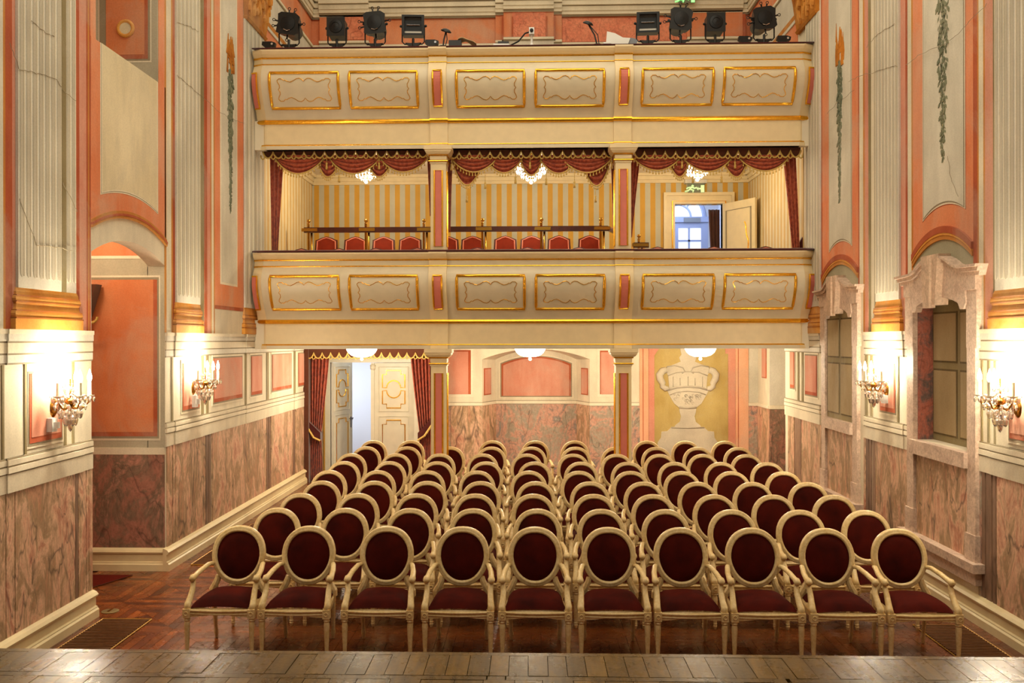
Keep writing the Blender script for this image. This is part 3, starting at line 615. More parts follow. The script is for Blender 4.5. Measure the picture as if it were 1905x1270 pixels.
# right alcove beyond the side wall
YA=17.1; XA=4.45
mb=MB(); mb.box(XA+.02,5.9,YA,YA+.15,-.05,2.9); mb.box(XA-.0,XA+.02,YA,YB+.1,-.05,2.9); mb.box(5.6,5.75,15.5,YA,-.05,2.9); mb.box(5.6,5.75,15.3,15.5,-.05,2.9)
wall_alcove=struct(mb.build('wall_alcove','plaster_cream'))
def aslab(name,mat,x0,x1,z0,z1,t): return MB().prism(rect(x0,x1,z0,z1),lambda u,v:(u,YA,v),lambda u,v:(u,YA-t,v)).build(name,mat,wall_alcove)
aslab('plaster_patch','plaster_grey',XA,5.4,1.49,2.62,.005); aslab('marble_slab','marble_dark',XA,5.4,0,1.42,.012); aslab('dado_moulding','plaster_light',XA,5.4,1.42,1.48,.025); aslab('dado_line','plaster_line',XA,5.4,1.41,1.42,.016)
def cslab(name,mat,y0,y1,z0,z1,t): return MB().box(XA-t,XA,y0,y1,z0,z1).build(name,mat,wall_alcove)
cslab('marble_slab','marble_pink',YA,YB,0,1.42,.012); cslab('dado_moulding','plaster_light',YA,YB,1.42,1.48,.025); cslab('painted_field','plaster_dkred',17.3,17.62,1.98,2.56,.012); cslab('painted_field','plaster_pink',17.33,17.60,2.0,2.55,.016)
# strip of back wall between mural and alcove
x1=XA; bslab('plaster_patch','plaster_greypanel',rect(U1,x1,1.48,LC),wall_back,.006); bslab('marble_slab','marble_mixed',rect(U1,x1,0,1.42),wall_back,.012); bslab('dado_moulding','plaster_light',rect(U1,x1,1.42,1.475),wall_back,.025)
# dark end of the left wall beside the curtain
struct(box('trim_1','pelmet_brown',-HX,-HX+.1,17.25,17.6,0,2.62))
# --- double door under the balcony
D=empty('double_door',((DX0+DX1)/2,YB,0)); tag(D,'white double door with gilt oval panels, left leaf ajar, below the balcony','door')
def leaf(parent,w):
    b=MB().box(0,w,0,.05,.01,DZ-.03).build('leaf','door_white',parent)
    for z0,z1 in ((1.3,2.18),(.12,1.2)):
        MB().tube([(.12,-.004,z0),(w-.12,-.004,z0),(w-.12,-.004,z1),(.12,-.004,z1)],.014,6,True).build('panel_moulding','door_white',b)
        cxx=w/2; a,c=.19,w-.19; m=(z0+z1)/2; r=.14
        def cut(lo,hi,circ,sgn):
            e=.08; k=[]
            if sgn>0: k=[(a,m+.03),(a,hi-e),(a+e,hi-e),(a+e,hi),(c-e,hi),(c-e,hi-e),(c,hi-e),(c,m+.03),(cxx+r*.98,m+.03)]+[(cxx+r*cos(q),m+.03+r*sin(q)) for q in [PI*i/12 for i in range(1,12)]]+[(cxx-r*.98,m+.03)]
            else: k=[(a,m-.03),(a,lo+e),(a+e,lo+e),(a+e,lo),(c-e,lo),(c-e,lo+e),(c,lo+e),(c,m-.03),(cxx+r*.98,m-.03)]+[(cxx+r*cos(q),m-.03-r*sin(q)) for q in [PI*i/12 for i in range(1,12)]]+[(cxx-r*.98,m-.03)]
            MB().tube([(x,-.008,z) for x,z in k],.011,6,True).build('gilt_moulding','gilt',b)
        if z0>1: cut(z0+.07,z1-.07,True,1); cut(z0+.07,z1-.07,True,-1)
        else: 
            e=.08; lo,hi=z0+.07,z1-.07; k=[(a,lo),(c,lo),(c,hi-e),(c-e,hi-e),(c-e,hi),(a+e,hi),(a+e,hi-e),(a,hi-e)]
            MB().tube([(x,-.008,z) for x,z in k],.011,6,True).build('gilt_moulding','gilt',b)
    return b
lw=(DX1-DX0)/2-.005
L1=leaf(D,lw); L1.location=(DX0-D.location[0],.06,0); L1.rotation_euler=(0,0,math.radians(71))
MB().box(lw-.09,lw-.06,-.05,-.0,1.08,1.12).box(lw-.2,lw-.06,-.06,-.04,1.1,1.12).box(lw-.1,lw-.05,-.012,0,.92,1.14).build('handle','silver',L1)
L2=leaf(D,lw); L2.location=(.005,.03,0)
MB().box(-.035,.03,-.04,.05,.01,DZ-.03).lathe([(.04,0),(.055,.03),(.05,.06),(.06,.09),(.03,.12)],(0,-.01,DZ-.17),10).build('astragal','door_white',L2)
mb=MB(); x0=DX0-D.location[0]; x1=DX1-D.location[0]
mb.box(x0-.1,x0,-.05,.16,0,DZ+.08).box(x1,x1+.1,-.05,.16,0,DZ+.08).box(x0,x1,-.05,.16,DZ-.02,DZ+.08).build('door_frame','door_white',D)
MB().box(x0-.13,x0-.1,-.06,0,0,DZ+.1).box(x1+.1,x1+.13,-.06,0,0,DZ+.1).build('gilt_frame_edge','giltpaint',D)
# corridor behind, washed by daylight
mb=MB(); mb.box(-5.2,-1.8,20.6,20.75,-.05,2.75).box(-5.2,-5.05,18.1,20.6,-.05,2.75).box(-1.95,-1.8,18.1,20.6,-.05,2.75).box(-5.2,-1.8,18.1,20.75,2.7,2.8)
mb.box(-3.25,-3.1,19.3,20.6,-.05,2.75)
struct(mb.build('wall_corridor','corridor_white'))
light('corridor_daylight','AREA',(-4.1,19.0,2.6),22,(.8,.88,1),1.4,sizey=1.4)
light('corridor_window','AREA',(-4.95,19.7,1.5),18,(.8,.88,1),1.0,rot=(0,-PI/2,0),sizey=1.6)
sc=empty('corridor_sconce',(-3.3,19.28,1.6)); tag(sc,'small dark wall sconce in bright corridor beyond open door','sconce')
# ================================================================ BALCONIES
PF=[(13.80,0),(13.80,-.025),(13.83,-.06),(13.87,-.085),(13.90,-.10),(13.90,-.205),(13.865,-.25),(13.82,-.32),(13.795,-.40),(13.79,-.47),(13.805,-.55),(13.84,-.64),(13.89,-.73),(13.955,-.83),(14.02,-.92),(14.06,-.99),(14.08,-1.05),(14.09,-1.07),(14.09,-1.40),(14.07,-1.42),(14.07,-1.47)]
def _cr(p0,p1,p2,p3,t): return tuple(.5*((2*b)+(c-a)*t+(2*a-5*b+4*c-d)*t*t+(3*b-a-3*c+d)*t**3) for a,b,c,d in zip(p0,p1,p2,p3))
_q=PF[5:17]; PF=PF[:5]+[_cr(_q[max(i-1,0)],_q[i],_q[i+1],_q[min(i+2,len(_q)-1)],k/5) for i in range(len(_q)-1) for k in range(5)]+PF[16:]
def prY(dz):
    for (a,za),(b,zb) in zip(PF,PF[1:]):
        if zb<=dz<=za and za!=zb: return a+(b-a)*(za-dz)/(za-zb)
    return PF[-1][0]
CX=.02; PIL=(-1.41+CX,1.41+CX)
def balcony(name,T,label,seats):
    B=empty(name,(CX,14.0,T-1.47)); tag(B,label,'balcony'); ox,oy,oz=B.location
    def L(mb): mb.v=[(a-ox,b-oy,c-oz) for a,b,c in mb.v]; return mb
    XE=4.1
    # main parapet skin and backing
    def ext(pf,x0,x1,depth):
        mb=MB(); poly=[(y,T+z) for y,z in pf]; poly+=[(depth,poly[-1][1]),(depth,poly[0][1])]
        return mb.prism(poly,lambda u,v:(x0,u,v),lambda u,v:(x1,u,v))
    L(ext(PF[4:],-XE,XE+.04,14.2)).build('parapet','balcony_grey',B)
    L(ext(PF[:5],-XE,XE+.04,14.2)).build('crown_moulding','balcony_cream',B)
    low=MB().box(-XE,XE+.04,14.082,14.1,T-1.4,T-1.06); L(low).build('fascia','balcony_cream',B)
    # pilaster strips (proud of the parapet), straight ones at the columns, turned ones at the ends
    for px in PIL:
        q=[(y-.045,z) for y,z in PF]; L(ext(q,px-.135,px+.135,14.15)).build('pilaster_strip','balcony_cream',B)
    for s in (-1,1):
        def tf(x,y,z): # turn the end strips 55 degrees around the parapet end
            return x
        q=PF; mb=MB(); xe=CX+s*(XE-.0); an=math.radians(52)
        vs=[];n=len(q)
        for yy,z in q:
            pr=14.15-yy
            vs.append((xe-ox*0,yy-.01,T+z)); 
            # outer edge follows the wall: projection shrinks towards the wall
            vs.append((xe+s*.155,yy+.05+.25*pr*.3,T+z))
        fs=[(2*i,2*i+1,2*i+3,2*i+2) if s>0 else (2*i,2*i+2,2*i+3,2*i+1) for i in range(n-1)]
        mb.add(vs,fs); back=MB(); L(mb).build('end_pilaster_strip','balcony_cream',B,False,None,0)
        # pink inlay on the end strip
        pts=[(xe+s*.07,prY(d)-.0+.01,T+d) for d in [-.36-.05*i for i in range(11)]]; pts2=[(xe+s*.15,prY(d)+.035,T+d) for d in [-.36-.05*i for i in range(11)]]
        mb=MB(); mb.add([(a,b-.012,c) for p in zip(pts,pts2) for a,b,c in p],[(2*i,2*i+1,2*i+3,2*i+2) for i in range(10)]); L(mb).build('pink_inlay','pink_panel',B,False,None,.006)
        L(MB().tube([(a,b-.015,c) for a,b,c in [pts2[0]]+pts+[pts2[-1]]],.014,6)).build('gilt_frame','gilt',B)
    # gold lines
    def goldline(dz,r,dy=0,fl=1):
        for a,c,off in ((-XE,PIL[0]-.135,0),(PIL[0]-.14,PIL[0]+.14,-.045),(PIL[0]+.135,PIL[1]-.135,0),(PIL[1]-.14,PIL[1]+.14,-.045),(PIL[1]+.135,XE+.04,0)):
            y=prY(dz)+off+dy; L(MB().tube([(a,y,T+dz),(c,y,T+dz)],r,8)).build('gilt_line','gilt',B)
        for s in (-1,1): L(MB().tube([(CX+s*XE-s*.0,prY(dz)+dy-.01,T+dz),(CX+s*(XE+.155),prY(dz)+dy+.06,T+dz)],r,8)).build('gilt_line','gilt',B)
    goldline(-.108,.013); goldline(-.205,.012); goldline(-1.045,.036); goldline(-1.405,.013)
    # framed panels with scrolling inner line, following the bombe curve
    zs=[-.36-.5*i/12 for i in range(13)]
    def S(x,dz,o=.0,off=0): return (x,prY(dz)-o+off,T+dz)
    for x0,x1 in ((-3.95,-2.90),(-2.73,-1.70),(-1.10,-.075),(.10,1.13),(1.71,2.765),(2.93,3.98)):
        path=[S(x0,z,.006) for z in zs]+[S(x0+(x1-x0)*i/6,zs[-1],.006) for i in range(1,6)]+[S(x1,z,.006) for z in zs[::-1]]+[S(x1-(x1-x0)*i/6,zs[0],.006) for i in range(1,6)]
        fr=L(MB().tube(path,.023,8,True)).build('gilt_frame','gilt',B,True)
        # scroll: cartouche outline
        c=(x0+x1)/2; zc=-.61; hw_=(x1-x0)/2
        qd=[(0,78),(-15,98),(-40,112),(-70,106),(-100,86),(-130,73),(-160,80),(-180,94),(-190,88),(-210,106),(-240,106),(-257,88),(-250,68),(-235,43),(-235,18),(-250,0)]
        k=[(u/330*hw_,v/172*.25) for u,v in qd]; k=k+[(u,-v) for u,v in k[::-1][1:]]; k=k+[(-u,v) for u,v in k[::-1][1:-1]]
        L(MB().tube([S(c+u,zc+v,.006) for u,v in k],.0052,6,True)).build('scroll_line','gilt',B)
    for px in PIL:
        x0,x1=px-.065,px+.065; mb=MB(); mb.add([p for z in zs for p in (S(x0,z,.053),S(x1,z,.053))],[(2*i,2*i+1,2*i+3,2*i+2) for i in range(12)]); L(mb).build('pink_inlay','pink_panel',B,False,None,.006)
        path=[S(x0,z,.056) for z in zs]+[S(x1,z,.056) for z in zs[::-1]]; L(MB().tube(path,.016,8,True)).build('gilt_frame','gilt',B)
    # velvet padded ledge with small humps at the ends
    def ledge(u,v):
        x=-4.22+8.48*u; y=13.79+.34*v; z=T+.012+.03*sin(PI*v)
        return x,y,z
    L(MB().grid(ledge,40,4)).build('velvet_ledge','ledge_velvet',B,True,None,.02)
    # soffit slab
    L(MB().box(-HX,HX,14.1,14.2,T-1.47,T-1.02)).build('front_beam','ceiling_plaster',B); L(MB().box(-HX,HX,14.2,YB,T-1.18,T-1.02)).build('soffit','ceiling_plaster',B)
    return B
TL,TU=4.04,7.135
balcony('balcony',TL,'cream lower balcony front with gilt framed bulging panels, above the door','')
balcony('balcony',TU,'cream upper balcony front with gilt framed panels, carrying the stage spotlights','')
# columns
def column(name,x,z0,z1,label,pz0,pz1):
    t=empty(name,(x,14.0,z0)); tag(t,label,'column'); h=z1-z0; hw=.118; yf=-.06; d=.26
    MB().box(-hw,hw,yf,yf+d,0,h-.02).build('shaft','balcony_cream',t)
    mb=MB(); rows=[(.205,-.055,-.0),(.205,-.055,-.03),(.19,-.04,-.06),(.15,-.015,-.12),(.145,-.01,-.135),(.14,-.005,-.15)]
    rows=[(.212,0),(.212,.055),(.200,.06),(.196,.085),(.17,.115),(.142,.125)]
    for (w0,q0),(w1,q1) in zip(rows,rows[1:]):
        e0,e1=w0-hw,w1-hw
        mb.add([(-w0,yf-e0,h-q0),(w0,yf-e0,h-q0),(w0,yf+d,h-q0),(-w0,yf+d,h-q0),(-w1,yf-e1,h-q1),(w1,yf-e1,h-q1),(w1,yf+d,h-q1),(-w1,yf+d,h-q1)],[(0,4,5,1),(1,5,6,2),(3,0,4,7)[::-1],(0,1,2,3),(4,7,6,5)])
    mb.box(-.128,.128,yf-.01,yf+d,h-.2,h-.125); mb.build('capital','balcony_cream',t)
    for q,w_,r in ((.135,.142,.011),(.225,.14,.013)): MB().tube([(-w_,yf+d*.9,h-q),(-w_,yf-.02,h-q),(w_,yf-.02,h-q),(w_,yf+d*.9,h-q)],r,6).build('gilt_ring','gilt',t)
    MB().box(-hw-.012,hw+.012,yf-.012,yf+d,h-.26,h-.235).build('neck_moulding','balcony_cream',t)
    a,b=pz0-z0,pz1-z0
    MB().box(-.052,.052,yf-.008,yf,a,b).build('pink_inlay','pink_panel',t)
    MB().tube([(-.06,yf-.006,a),(.06,yf-.006,a),(.06,yf-.006,b),(-.06,yf-.006,b)],.015,6,True).build('gilt_frame','gilt',t)
    s=1 if x<0 else -1
    MB().tube([(s*(hw+.004),yf+.05,a),(s*(hw+.004),yf+.17,a),(s*(hw+.004),yf+.17,b),(s*(hw+.004),yf+.05,b)],.014,6,True).build('gilt_side_frame','gilt',t)
for x,n in ((PIL[0],'left'),(PIL[1],'right')):
    column('column',x,TL,TU-1.47,f'cream square column with pink inlay between the balconies, {n} one',TL+.1,5.3)
    column('column',x,0,TL-1.47,f'cream square column with pink inlay below the lower balcony, {n} one',.2,2.2)
# ================================================================ LOGE (between the balconies)
LF=TL-1.02
EX0,EZT=onY(1255,380,YB); EX1=onY(1344,380,YB)[0]
mb=MB()
for x0,x1,z0,z1 in ((-4.4,EX0,2.9,6.12),(EX0,EX1,EZT,6.12),(EX1,4.4,2.9,6.12)): mb.box(x0,x1,YB,YB+.15,z0,z1)
wall_loge=struct(mb.build('wall_loge','wallpaper'))
for s,W in ((-1,wall_left),(1,wall_right)): box('wallpaper','wallpaper_side',*sorted((s*HX,s*(HX-.012))),14.45,YB,LF,6.0,W)
for z0,z1,t in ((5.83,5.9,.07),(5.77,5.83,.04),(5.9,5.97,.12)):
    bslab('cornice_moulding','trim_cream',rect(-HX,HX,z0,z1),wall_loge,t)
    for s,W in ((-1,wall_left),(1,wall_right)): box('cornice_moulding','trim_cream',*sorted((s*HX,s*(HX-t))),14.45,YB,z0,z1,W)
tier=struct(box('floor_loge_tier','carpet_red',-HX+.02,2.1,15.95,YB-.01,LF,3.6))
# loge door: frame, open leaf, exit sign, corridor with arched window door
DR=empty('loge_door',((EX0+EX1)/2,YB,LF+.005)); tag(DR,'cream panelled door standing open in the striped loge wall','door')
ox=DR.location[0]; zt=EZT-LF; h=(EX1-EX0)/2; fw=onY(1255,380,YB)[0]-onY(1234,380,YB)[0]
for e0,e1,t in ((0,.05,.05),(.05,.16,.035),(.16,fw,.075)):
    MB().box(-h-e1,-h-e0,-t,.16,0,zt+e0).box(h+e0,h+e1,-t,.16,0,zt+e0).box(-h-e1,h+e1,-t,.16,zt+e0,zt+e1).build('door_frame','trim_cream',DR)
MB().tube([(-h-.05,-.055,0),(-h-.05,-.055,zt+.05),(h+.05,-.055,zt+.05),(h+.05,-.055,0)],.012,6).build('gilt_line','gilt',DR)
lf=MB().box(0,h*2-.02,-.045,0,.01,zt-.02).build('leaf','trim_cream',DR); lf.location=(h+.02,-.09,0); lf.rotation_euler=(0,0,math.radians(-62))
lw2=h*2-.02
MB().tube([(.11,-.05,.2),(lw2-.11,-.05,.2),(lw2-.11,-.05,zt-.17),(.11,-.05,zt-.17)],.016,6,True).build('panel_moulding','plaster_line',lf)
MB().tube([(lw2*.72+.09*sin(PI*q)-.1*(q-.5)**2+.012*sin(9*PI*q),-.052,.55+1.35*q) for q in [i/30 for i in range(31)]],.012,6).build('gilt_scroll','gilt',lf)
ES=empty('exit_sign',(onY(1295,345,YB-.1)[0],YB-.1,onY(1295,351,YB-.1)[1])); tag(ES,'green running man exit sign above the open loge door','sign')
def sign(t,w,hh,gm='exit_green'):
    MB().box(-w-.06,w+.04,-.05,.1,hh+.03,hh+.1).build('bracket','plaster_grey',t); MB().box(-w,w,-.008,.008,-hh,hh+.03).build('glass_plate','exit_plate',t)
    mb=MB(); mb.box(w*.55,w*.98,-.016,-.008,-hh*.95,hh*.9); mb.build('door_pictogram',gm,t)
    mb=MB(); x=-w*.62                                        # running figure
    mb.lathe([(.001,-.026),(.022,-.015),(.026,0),(.022,.015),(.001,.026)],(x+.03,-.012,hh*.72),8,1,.2)
    for pts in ([(x+.01,-.014,hh*.45),(x-.02,-.014,-hh*.1)],[(x-.02,-.014,-hh*.1),(x+.05,-.014,-hh*.45),(x+.03,-.014,-hh*.9)],[(x-.02,-.014,-hh*.1),(x-.06,-.014,-hh*.55),(x-.12,-.014,-hh*.75)],[(x+.01,-.014,hh*.4),(x+.07,-.014,hh*.1),(x+.11,-.014,hh*.3)],[(x+.01,-.014,hh*.4),(x-.06,-.014,hh*.25),(x-.09,-.014,-hh*.05)]): mb.tube(pts,.017,6)
    mb.build('running_figure',gm,t); MB().prism([(-.035,0),(0,hh*.5),(0,hh*.2),(.05,hh*.2),(.05,-hh*.2),(0,-hh*.2),(0,-hh*.5)],lambda u,v:(u+.04,-.008,v),lambda u,v:(u+.04,-.014,v)).build('arrow',gm,t)
m,nt,b=base('exit_plate',.2,0,.5); b.inputs['Base Color'].default_value=lin((120,124,104))
sign(ES,.16,.075)
mb=MB(); mb.box(2.2,5.4,20.5,20.65,2.9,6.2).box(2.2,2.35,18.1,20.5,2.9,6.2).box(5.25,5.4,18.1,20.5,2.9,6.2).box(2.2,5.4,18.1,20.65,6.15,6.3).box(2.2,5.4,18.1,20.65,2.85,2.95)
mb.box(EX1+.42,EX1+.57,18.6,20.5,2.9,6.2)
struct(mb.build('wall_upper_corridor','corridor_white'))
FD=empty('french_door',(onY(1262,400,20.3)[0],20.3,2.95)); tag(FD,'blue-lit glazed french door with fanlight seen through loge doorway','door')
fx=FD.location[0]; g=lambda x,y:(onY(x,y,20.3)[0]-fx,onY(x,y,20.3)[1]-2.95)
R=g(1310,405)[0]; zc=g(1262,406)[1]
pane=MB().prism([(R*.97*cos(PI*i/20),zc+.03+R*.97*sin(PI*i/20)) for i in range(21)],lambda u,v:(u,.03,v),lambda u,v:(u,.04,v)).build('fanlight_pane','sky_pane',FD)
mb=MB(); 
mb.tube([(R*cos(PI*i/20),0,zc+.03+R*sin(PI*i/20)) for i in range(21)],.05,6); mb.tube([(R*.48*cos(PI*i/20),0,zc+.03+R*.48*sin(PI*i/20)) for i in range(21)],.025,6)
for a in (.28,.5,.72): mb.tube([(R*.48*cos(PI*a),0,zc+.03+R*.48*sin(PI*a)),(R*cos(PI*a),0,zc+.03+R*sin(PI*a))],.022,6)
mb.build('fanlight_bars','frame_blue',FD)
MB().box(-R-.1,R+.1,-.06,.05,zc-.09,zc+.03).build('transom','frame_blue',FD)
x0,x1=g(1257,430)[0],g(1308,430)[0]; z1=g(1262,424)[1]; xs=[g(1261.5,430)[0],g(1281.5,430)[0],g(1304,430)[0]]; zs_=[z1,g(1262,448)[1],.5]
mb=MB(); mb.box(x0-.05,xs[0],-.03,.03,0,zc-.09).box(xs[2],x1+.1,-.03,.03,0,zc-.09).box(xs[0],xs[2],-.03,.03,z1,zc-.09).box(xs[1]-.02,xs[1]+.02,-.025,.025,0,z1).box(xs[0],xs[2],-.025,.025,zs_[1]-.02,zs_[1]+.02).box(xs[0],xs[2],-.03,.03,0,.5)
mb.box(-R-.1,x0-.05,-.03,.03,0,zc-.09).build('door_frame','frame_blue',FD)
for a,c in ((xs[0],xs[1]-.02),(xs[1]+.02,xs[2])):
    for q0,q1 in ((zs_[1]+.02,z1),(.5,zs_[1]-.02)): MB().box(a,c,.0,.01,q0,q1).build('pane','sky_pane',FD)
MB().box(g(1300,0)[0]-.35,g(1300,0)[0]+.02,-.07,-.03,z1+.12,z1+.22).build('door_closer','grey_plastic',FD)
light('upper_corridor_daylight','AREA',(EX0+.3,19.6,5.9),32,(.62,.74,1),1.2,sizey=1.2)
def curtain(mbx,xl,xr,zt,zb,Y,n,amp,nv=24,nu=48,ph=0):
    # hanging cloth; xl, xr functions of v in 0..1 (top to bottom)
    def f(u,v): 
        a,c=xl(v),xr(v); k=(c-a); return (a+k*u+.15*amp*sin(2*PI*n*u+1),Y-amp*sin(2*PI*n*u+ph+.6*v)*min(1,.5+k),zt+(zb-zt)*v)
    return mbx.grid(f,nu,nv)
dc=empty('corridor_curtain',(EX1-.08,18.35,LF)); tag(dc,'dark curtain hanging inside the loge doorway','curtain')
curtain(MB(),lambda v:-.12+.11*v,lambda v:.1,EZT-LF-.05,.05,0,3,.04).build('cloth','pelmet_brown',dc,True,None,.008)
# ---------------------------------------------------------------- curtains with valance and swags
YC=14.34
def scallop(par,x0,x1,Y,zt,zb,per,name='valance'):
    # flat dark valance with a scalloped lower edge, gold braid following the scallops
    n=max(1,round((x1-x0)/per)); p=(x1-x0)/n; pts=[]; h=zt-zb
    for i in range(n):
        for k in range(10):
            q=k/10; pts.append((x0+p*(i+q),zb+.11*(1-sin(PI*q)**.6)))
    pts.append((x1,zb+.11))
    mb=MB()
    for a,c in zip(pts,pts[1:]): mb.prism([a,c,(c[0],zt),(a[0],zt)],lambda u,v:(u,Y,v),lambda u,v:(u,Y+.02,v))
    mb.build(name,'pelmet_brown',par)
    mb=MB(); mb.tube([(u,Y-.012,v) for u,v in pts],.014,6)
    for i in range(n+1):                                     # loops hanging between the scallops
        c=x0+p*i; r=p*.2; mb.tube([(c-r*cos(q)*1.0,Y-.012,zb+.045-.06*sin(q)) for q in [PI*k/8 for k in range(9)]],.011,5)
    mb.build('gold_braid','goldbraid',par,True)
TASS=[(.001,0),(.006,-.004),(.008,-.012),(.005,-.018),(.011,-.04),(.013,-.052),(.001,-.053)]
def swag(par,x0,x1,zt,drop,Y,mat='damask_loge',fr=True):
    def dp(u): return .05+(drop-.05)*sin(PI*u)**.75
    def f(u,v): 
        x=x0+(x1-x0)*u; z=zt-v*dp(u); y=Y-.05*sin(PI*u)-.055*abs(sin(4.5*PI*v))*(.3+.7*sin(PI*u)); return (x,y,z)
    s=MB().grid(f,26,27).build('swag',mat,par,True,None,.006)
    if fr:
        pts=[f(i/26,1) for i in range(27)]; mb=MB().tube([(a,b-.01,c) for a,b,c in pts],.012,6)
        L_=sum((Vector(pts[i])-Vector(pts[i+1])).length for i in range(26)); n=int(L_/.058)
        for i in range(n+1):
            a,b,c=f(i/n,1); mb.lathe(TASS,(a,b-.01,c-.008),6)
        fo=mb.build('tassel_fringe','goldbraid',s,True); fo['kind']='stuff'
    return s
def tassel(par,x,Y,z,L_=.1):
    MB().tube([(x,Y,z+.12),(x,Y,z)],.005,5).lathe([(.001,.01),(.014,0),(.018,-.015),(.011,-.03),(.016,-.045),(.019,-L_),(.001,-L_-.002)],(x,Y,z),8).build('tassel','goldbraid',par,True)
def cx_(px): return onY(px,300,YC)[0]
def cz_(px,py): return onY(px,py,YC)[1]
def loge_curtain(name,label,x0,x1,sw,tails,tas):
    t=empty(name); tag(t,label,'curtain','swagged loge curtains'); a,c=cx_(x0),cx_(x1); zt=5.93; zb=cz_((x0+x1)/2,296)
    scallop(t,a,c,YC-.1,zt,zb,.163)
    for (p0,p1,yb,ly) in sw: swag(t,cx_(p0),cx_(p1),cz_((p0+p1)/2,289),cz_((p0+p1)/2,289)-cz_((p0+p1)/2,yb),YC-.02+ly*.05)
    for tl in tails:
        (l0,l1,r0,r1,y0,y1)=tl; za,zb2=5.7,cz_((l0+r0)/2,y1)
        curtain(MB(),lambda v:cx_(l0)+(cx_(l1)-cx_(l0))*v**.8,lambda v:cx_(r0)+(cx_(r1)-cx_(r0))*v**.8,za,zb2,YC+.1,3,.035).build('tail','damask_loge',t,True,None,.006)
    for x,y in tas: tassel(t,cx_(x),YC-.09,cz_(x,y))
loge_curtain('swag_curtain','dark red swagged curtain with gold tassels over the left loge',493,798,[(590.6,633.5,331,1),(683.5,730,331,1),(514,603,326,0),(615,707,326,0),(709,796,323,0)],[(498,502,526,513,290,470),(792,798,801,803,290,400)],[(610,305),(707,305),(633,329)])
loge_curtain('swag_curtain','dark red swagged curtain with doubled side swags over the central loge',836,1142,[(968,1009,328,1),(841,898,346,1),(1082,1136,347,1),(905,971,324,.5),(1005,1073,325,.5),(841,924,323,0),(1046,1137,324,0)],[(832,831,841,836,290,430),(1136,1141,1146,1146,290,430)],[(869,366),(903,341),(959,331),(1016,334),(1068,339),(1107,366),(986,304),(841,307),(1137,304)])
loge_curtain('swag_curtain','dark red swagged curtain with gold tassels over the right loge with door',1178,1486,[(1243,1283,331,1),(1345,1391,331,1),(1179,1263,320,0),(1271,1359,322,0),(1375,1464,321,0)],[(1172,1172,1195,1176,290,440),(1456,1476,1482,1490,290,466)],[(1267,303),(1365,303),(1287,330),(1340,330)])
sh_=empty('curtain_tieback',(onY(1488,440,14.5)[0],14.5,cz_(1485,452))); tag(sh_,'dark red tieback with gold edge at right loge curtain','tieback')
MB().prism([(-.13,-.22),(.0,.05),(.10,.22),(.17,.18),(.1,-.05),(-.05,-.25)],lambda u,v:(u,-.03,v),lambda u,v:(u,.03,v)).build('band','ledge_velvet',sh_); MB().tube([(-.1,-.04,-.23),(.05,-.04,-.07),(.14,-.04,.17)],.014,6).build('gold_edge','goldbraid',sh_)
# lower door curtain
YD=17.4; cxd=lambda px:onY(px,700,YD)[0]; czd=lambda py:onY(690,py,YD)[1]
LCt=empty('door_curtain'); tag(LCt,'dark red damask curtains with tiebacks and gold scalloped pelmet framing the door','curtain')
scallop(LCt,cxd(571),cxd(806),YD-.12,2.72,czd(666),.164,'pelmet')
for xs_ in ((573,577,578,613,597,600),(762,780,779,803,803,804)):
    l0,l1,l2,r0,r1,r2=map(cxd,xs_); tv=(2.6-czd(806))/2.58
    def mk(a0,a1,a2): return lambda v:(a0+(a1-a0)*(v/tv)**1.2) if v<tv else a1+(a2-a1)*(v-tv)/(1-tv)
    curtain(MB(),mk(l0,l1,l2),mk(r0,r1,r2),2.6,.02,YD,6,.045,40,72).build('drape','damask',LCt,True,None,.006)
    a,c=(l1-.02,r1+.01); zl,zr=(czd(782),czd(804)) if xs_[0]<700 else (czd(804),czd(775))
    tb=MB().add([(a,YD-.1,zl),(c,YD-.1,zr),(c,YD-.1,zr-.15),((a+c)/2,YD-.13,(zl+zr)/2-.2),(a,YD-.1,zl-.14)]+[(a,YD+.08,zl),(c,YD+.08,zr),(c,YD+.08,zr-.15),((a+c)/2,YD+.08,(zl+zr)/2-.2),(a,YD+.08,zl-.14)],[(0,4,3,2,1),(5,6,7,8,9),(0,1,6,5),(1,2,7,6),(2,3,8,7),(3,4,9,8),(4,0,5,9)]).build('tieback','ledge_velvet',LCt)
    MB().tube([(a,YD-.11,zl-.14),((a+c)/2,YD-.14,(zl+zr)/2-.2),(c,YD-.11,zr-.15)],.02,6).build('gold_edge','goldbraid',tb)
# ---------------------------------------------------------------- lamps under the ceilings
def bowl(px,label):
    x,_=onY(px,650,16.0); t=empty('ceiling_bowl_lamp',(x,16.0,2.41)); tag(t,label,'ceiling lamp','bowl lamps below the lower balcony')
    MB().lathe([(.001,0),(.10,.004),(.18,.03),(.235,.075),(.265,.13),(.275,.175),(.26,.18)],(0,0,0),28).build('glass_bowl','bowl_glow',t,True)
    MB().lathe([(.262,.17),(.29,.18),(.29,.2),(.262,.21)],(0,0,0),28).build('rim','brass',t,True)
    MB().sphere((0,0,-.035),.028,8).lathe([(.012,-.015),(.012,.01)],(0,0,0),8).build('finial','crystal_glow',t,True)
    MB().lathe([(.02,.2),(.02,.4),(.06,.42),(.06,.45)],(0,0,0),12).build('stem','brass',t,True)
    light('bowl_light','POINT',(0,0,-.18),125,BULB,.18,parent=t)
for px,s in ((673,'left one before the door'),(986,'central one before the niche'),(1303,'right one before the urn mural')): bowl(px,f'glowing crystal bowl ceiling lamp below the balcony, {s}')
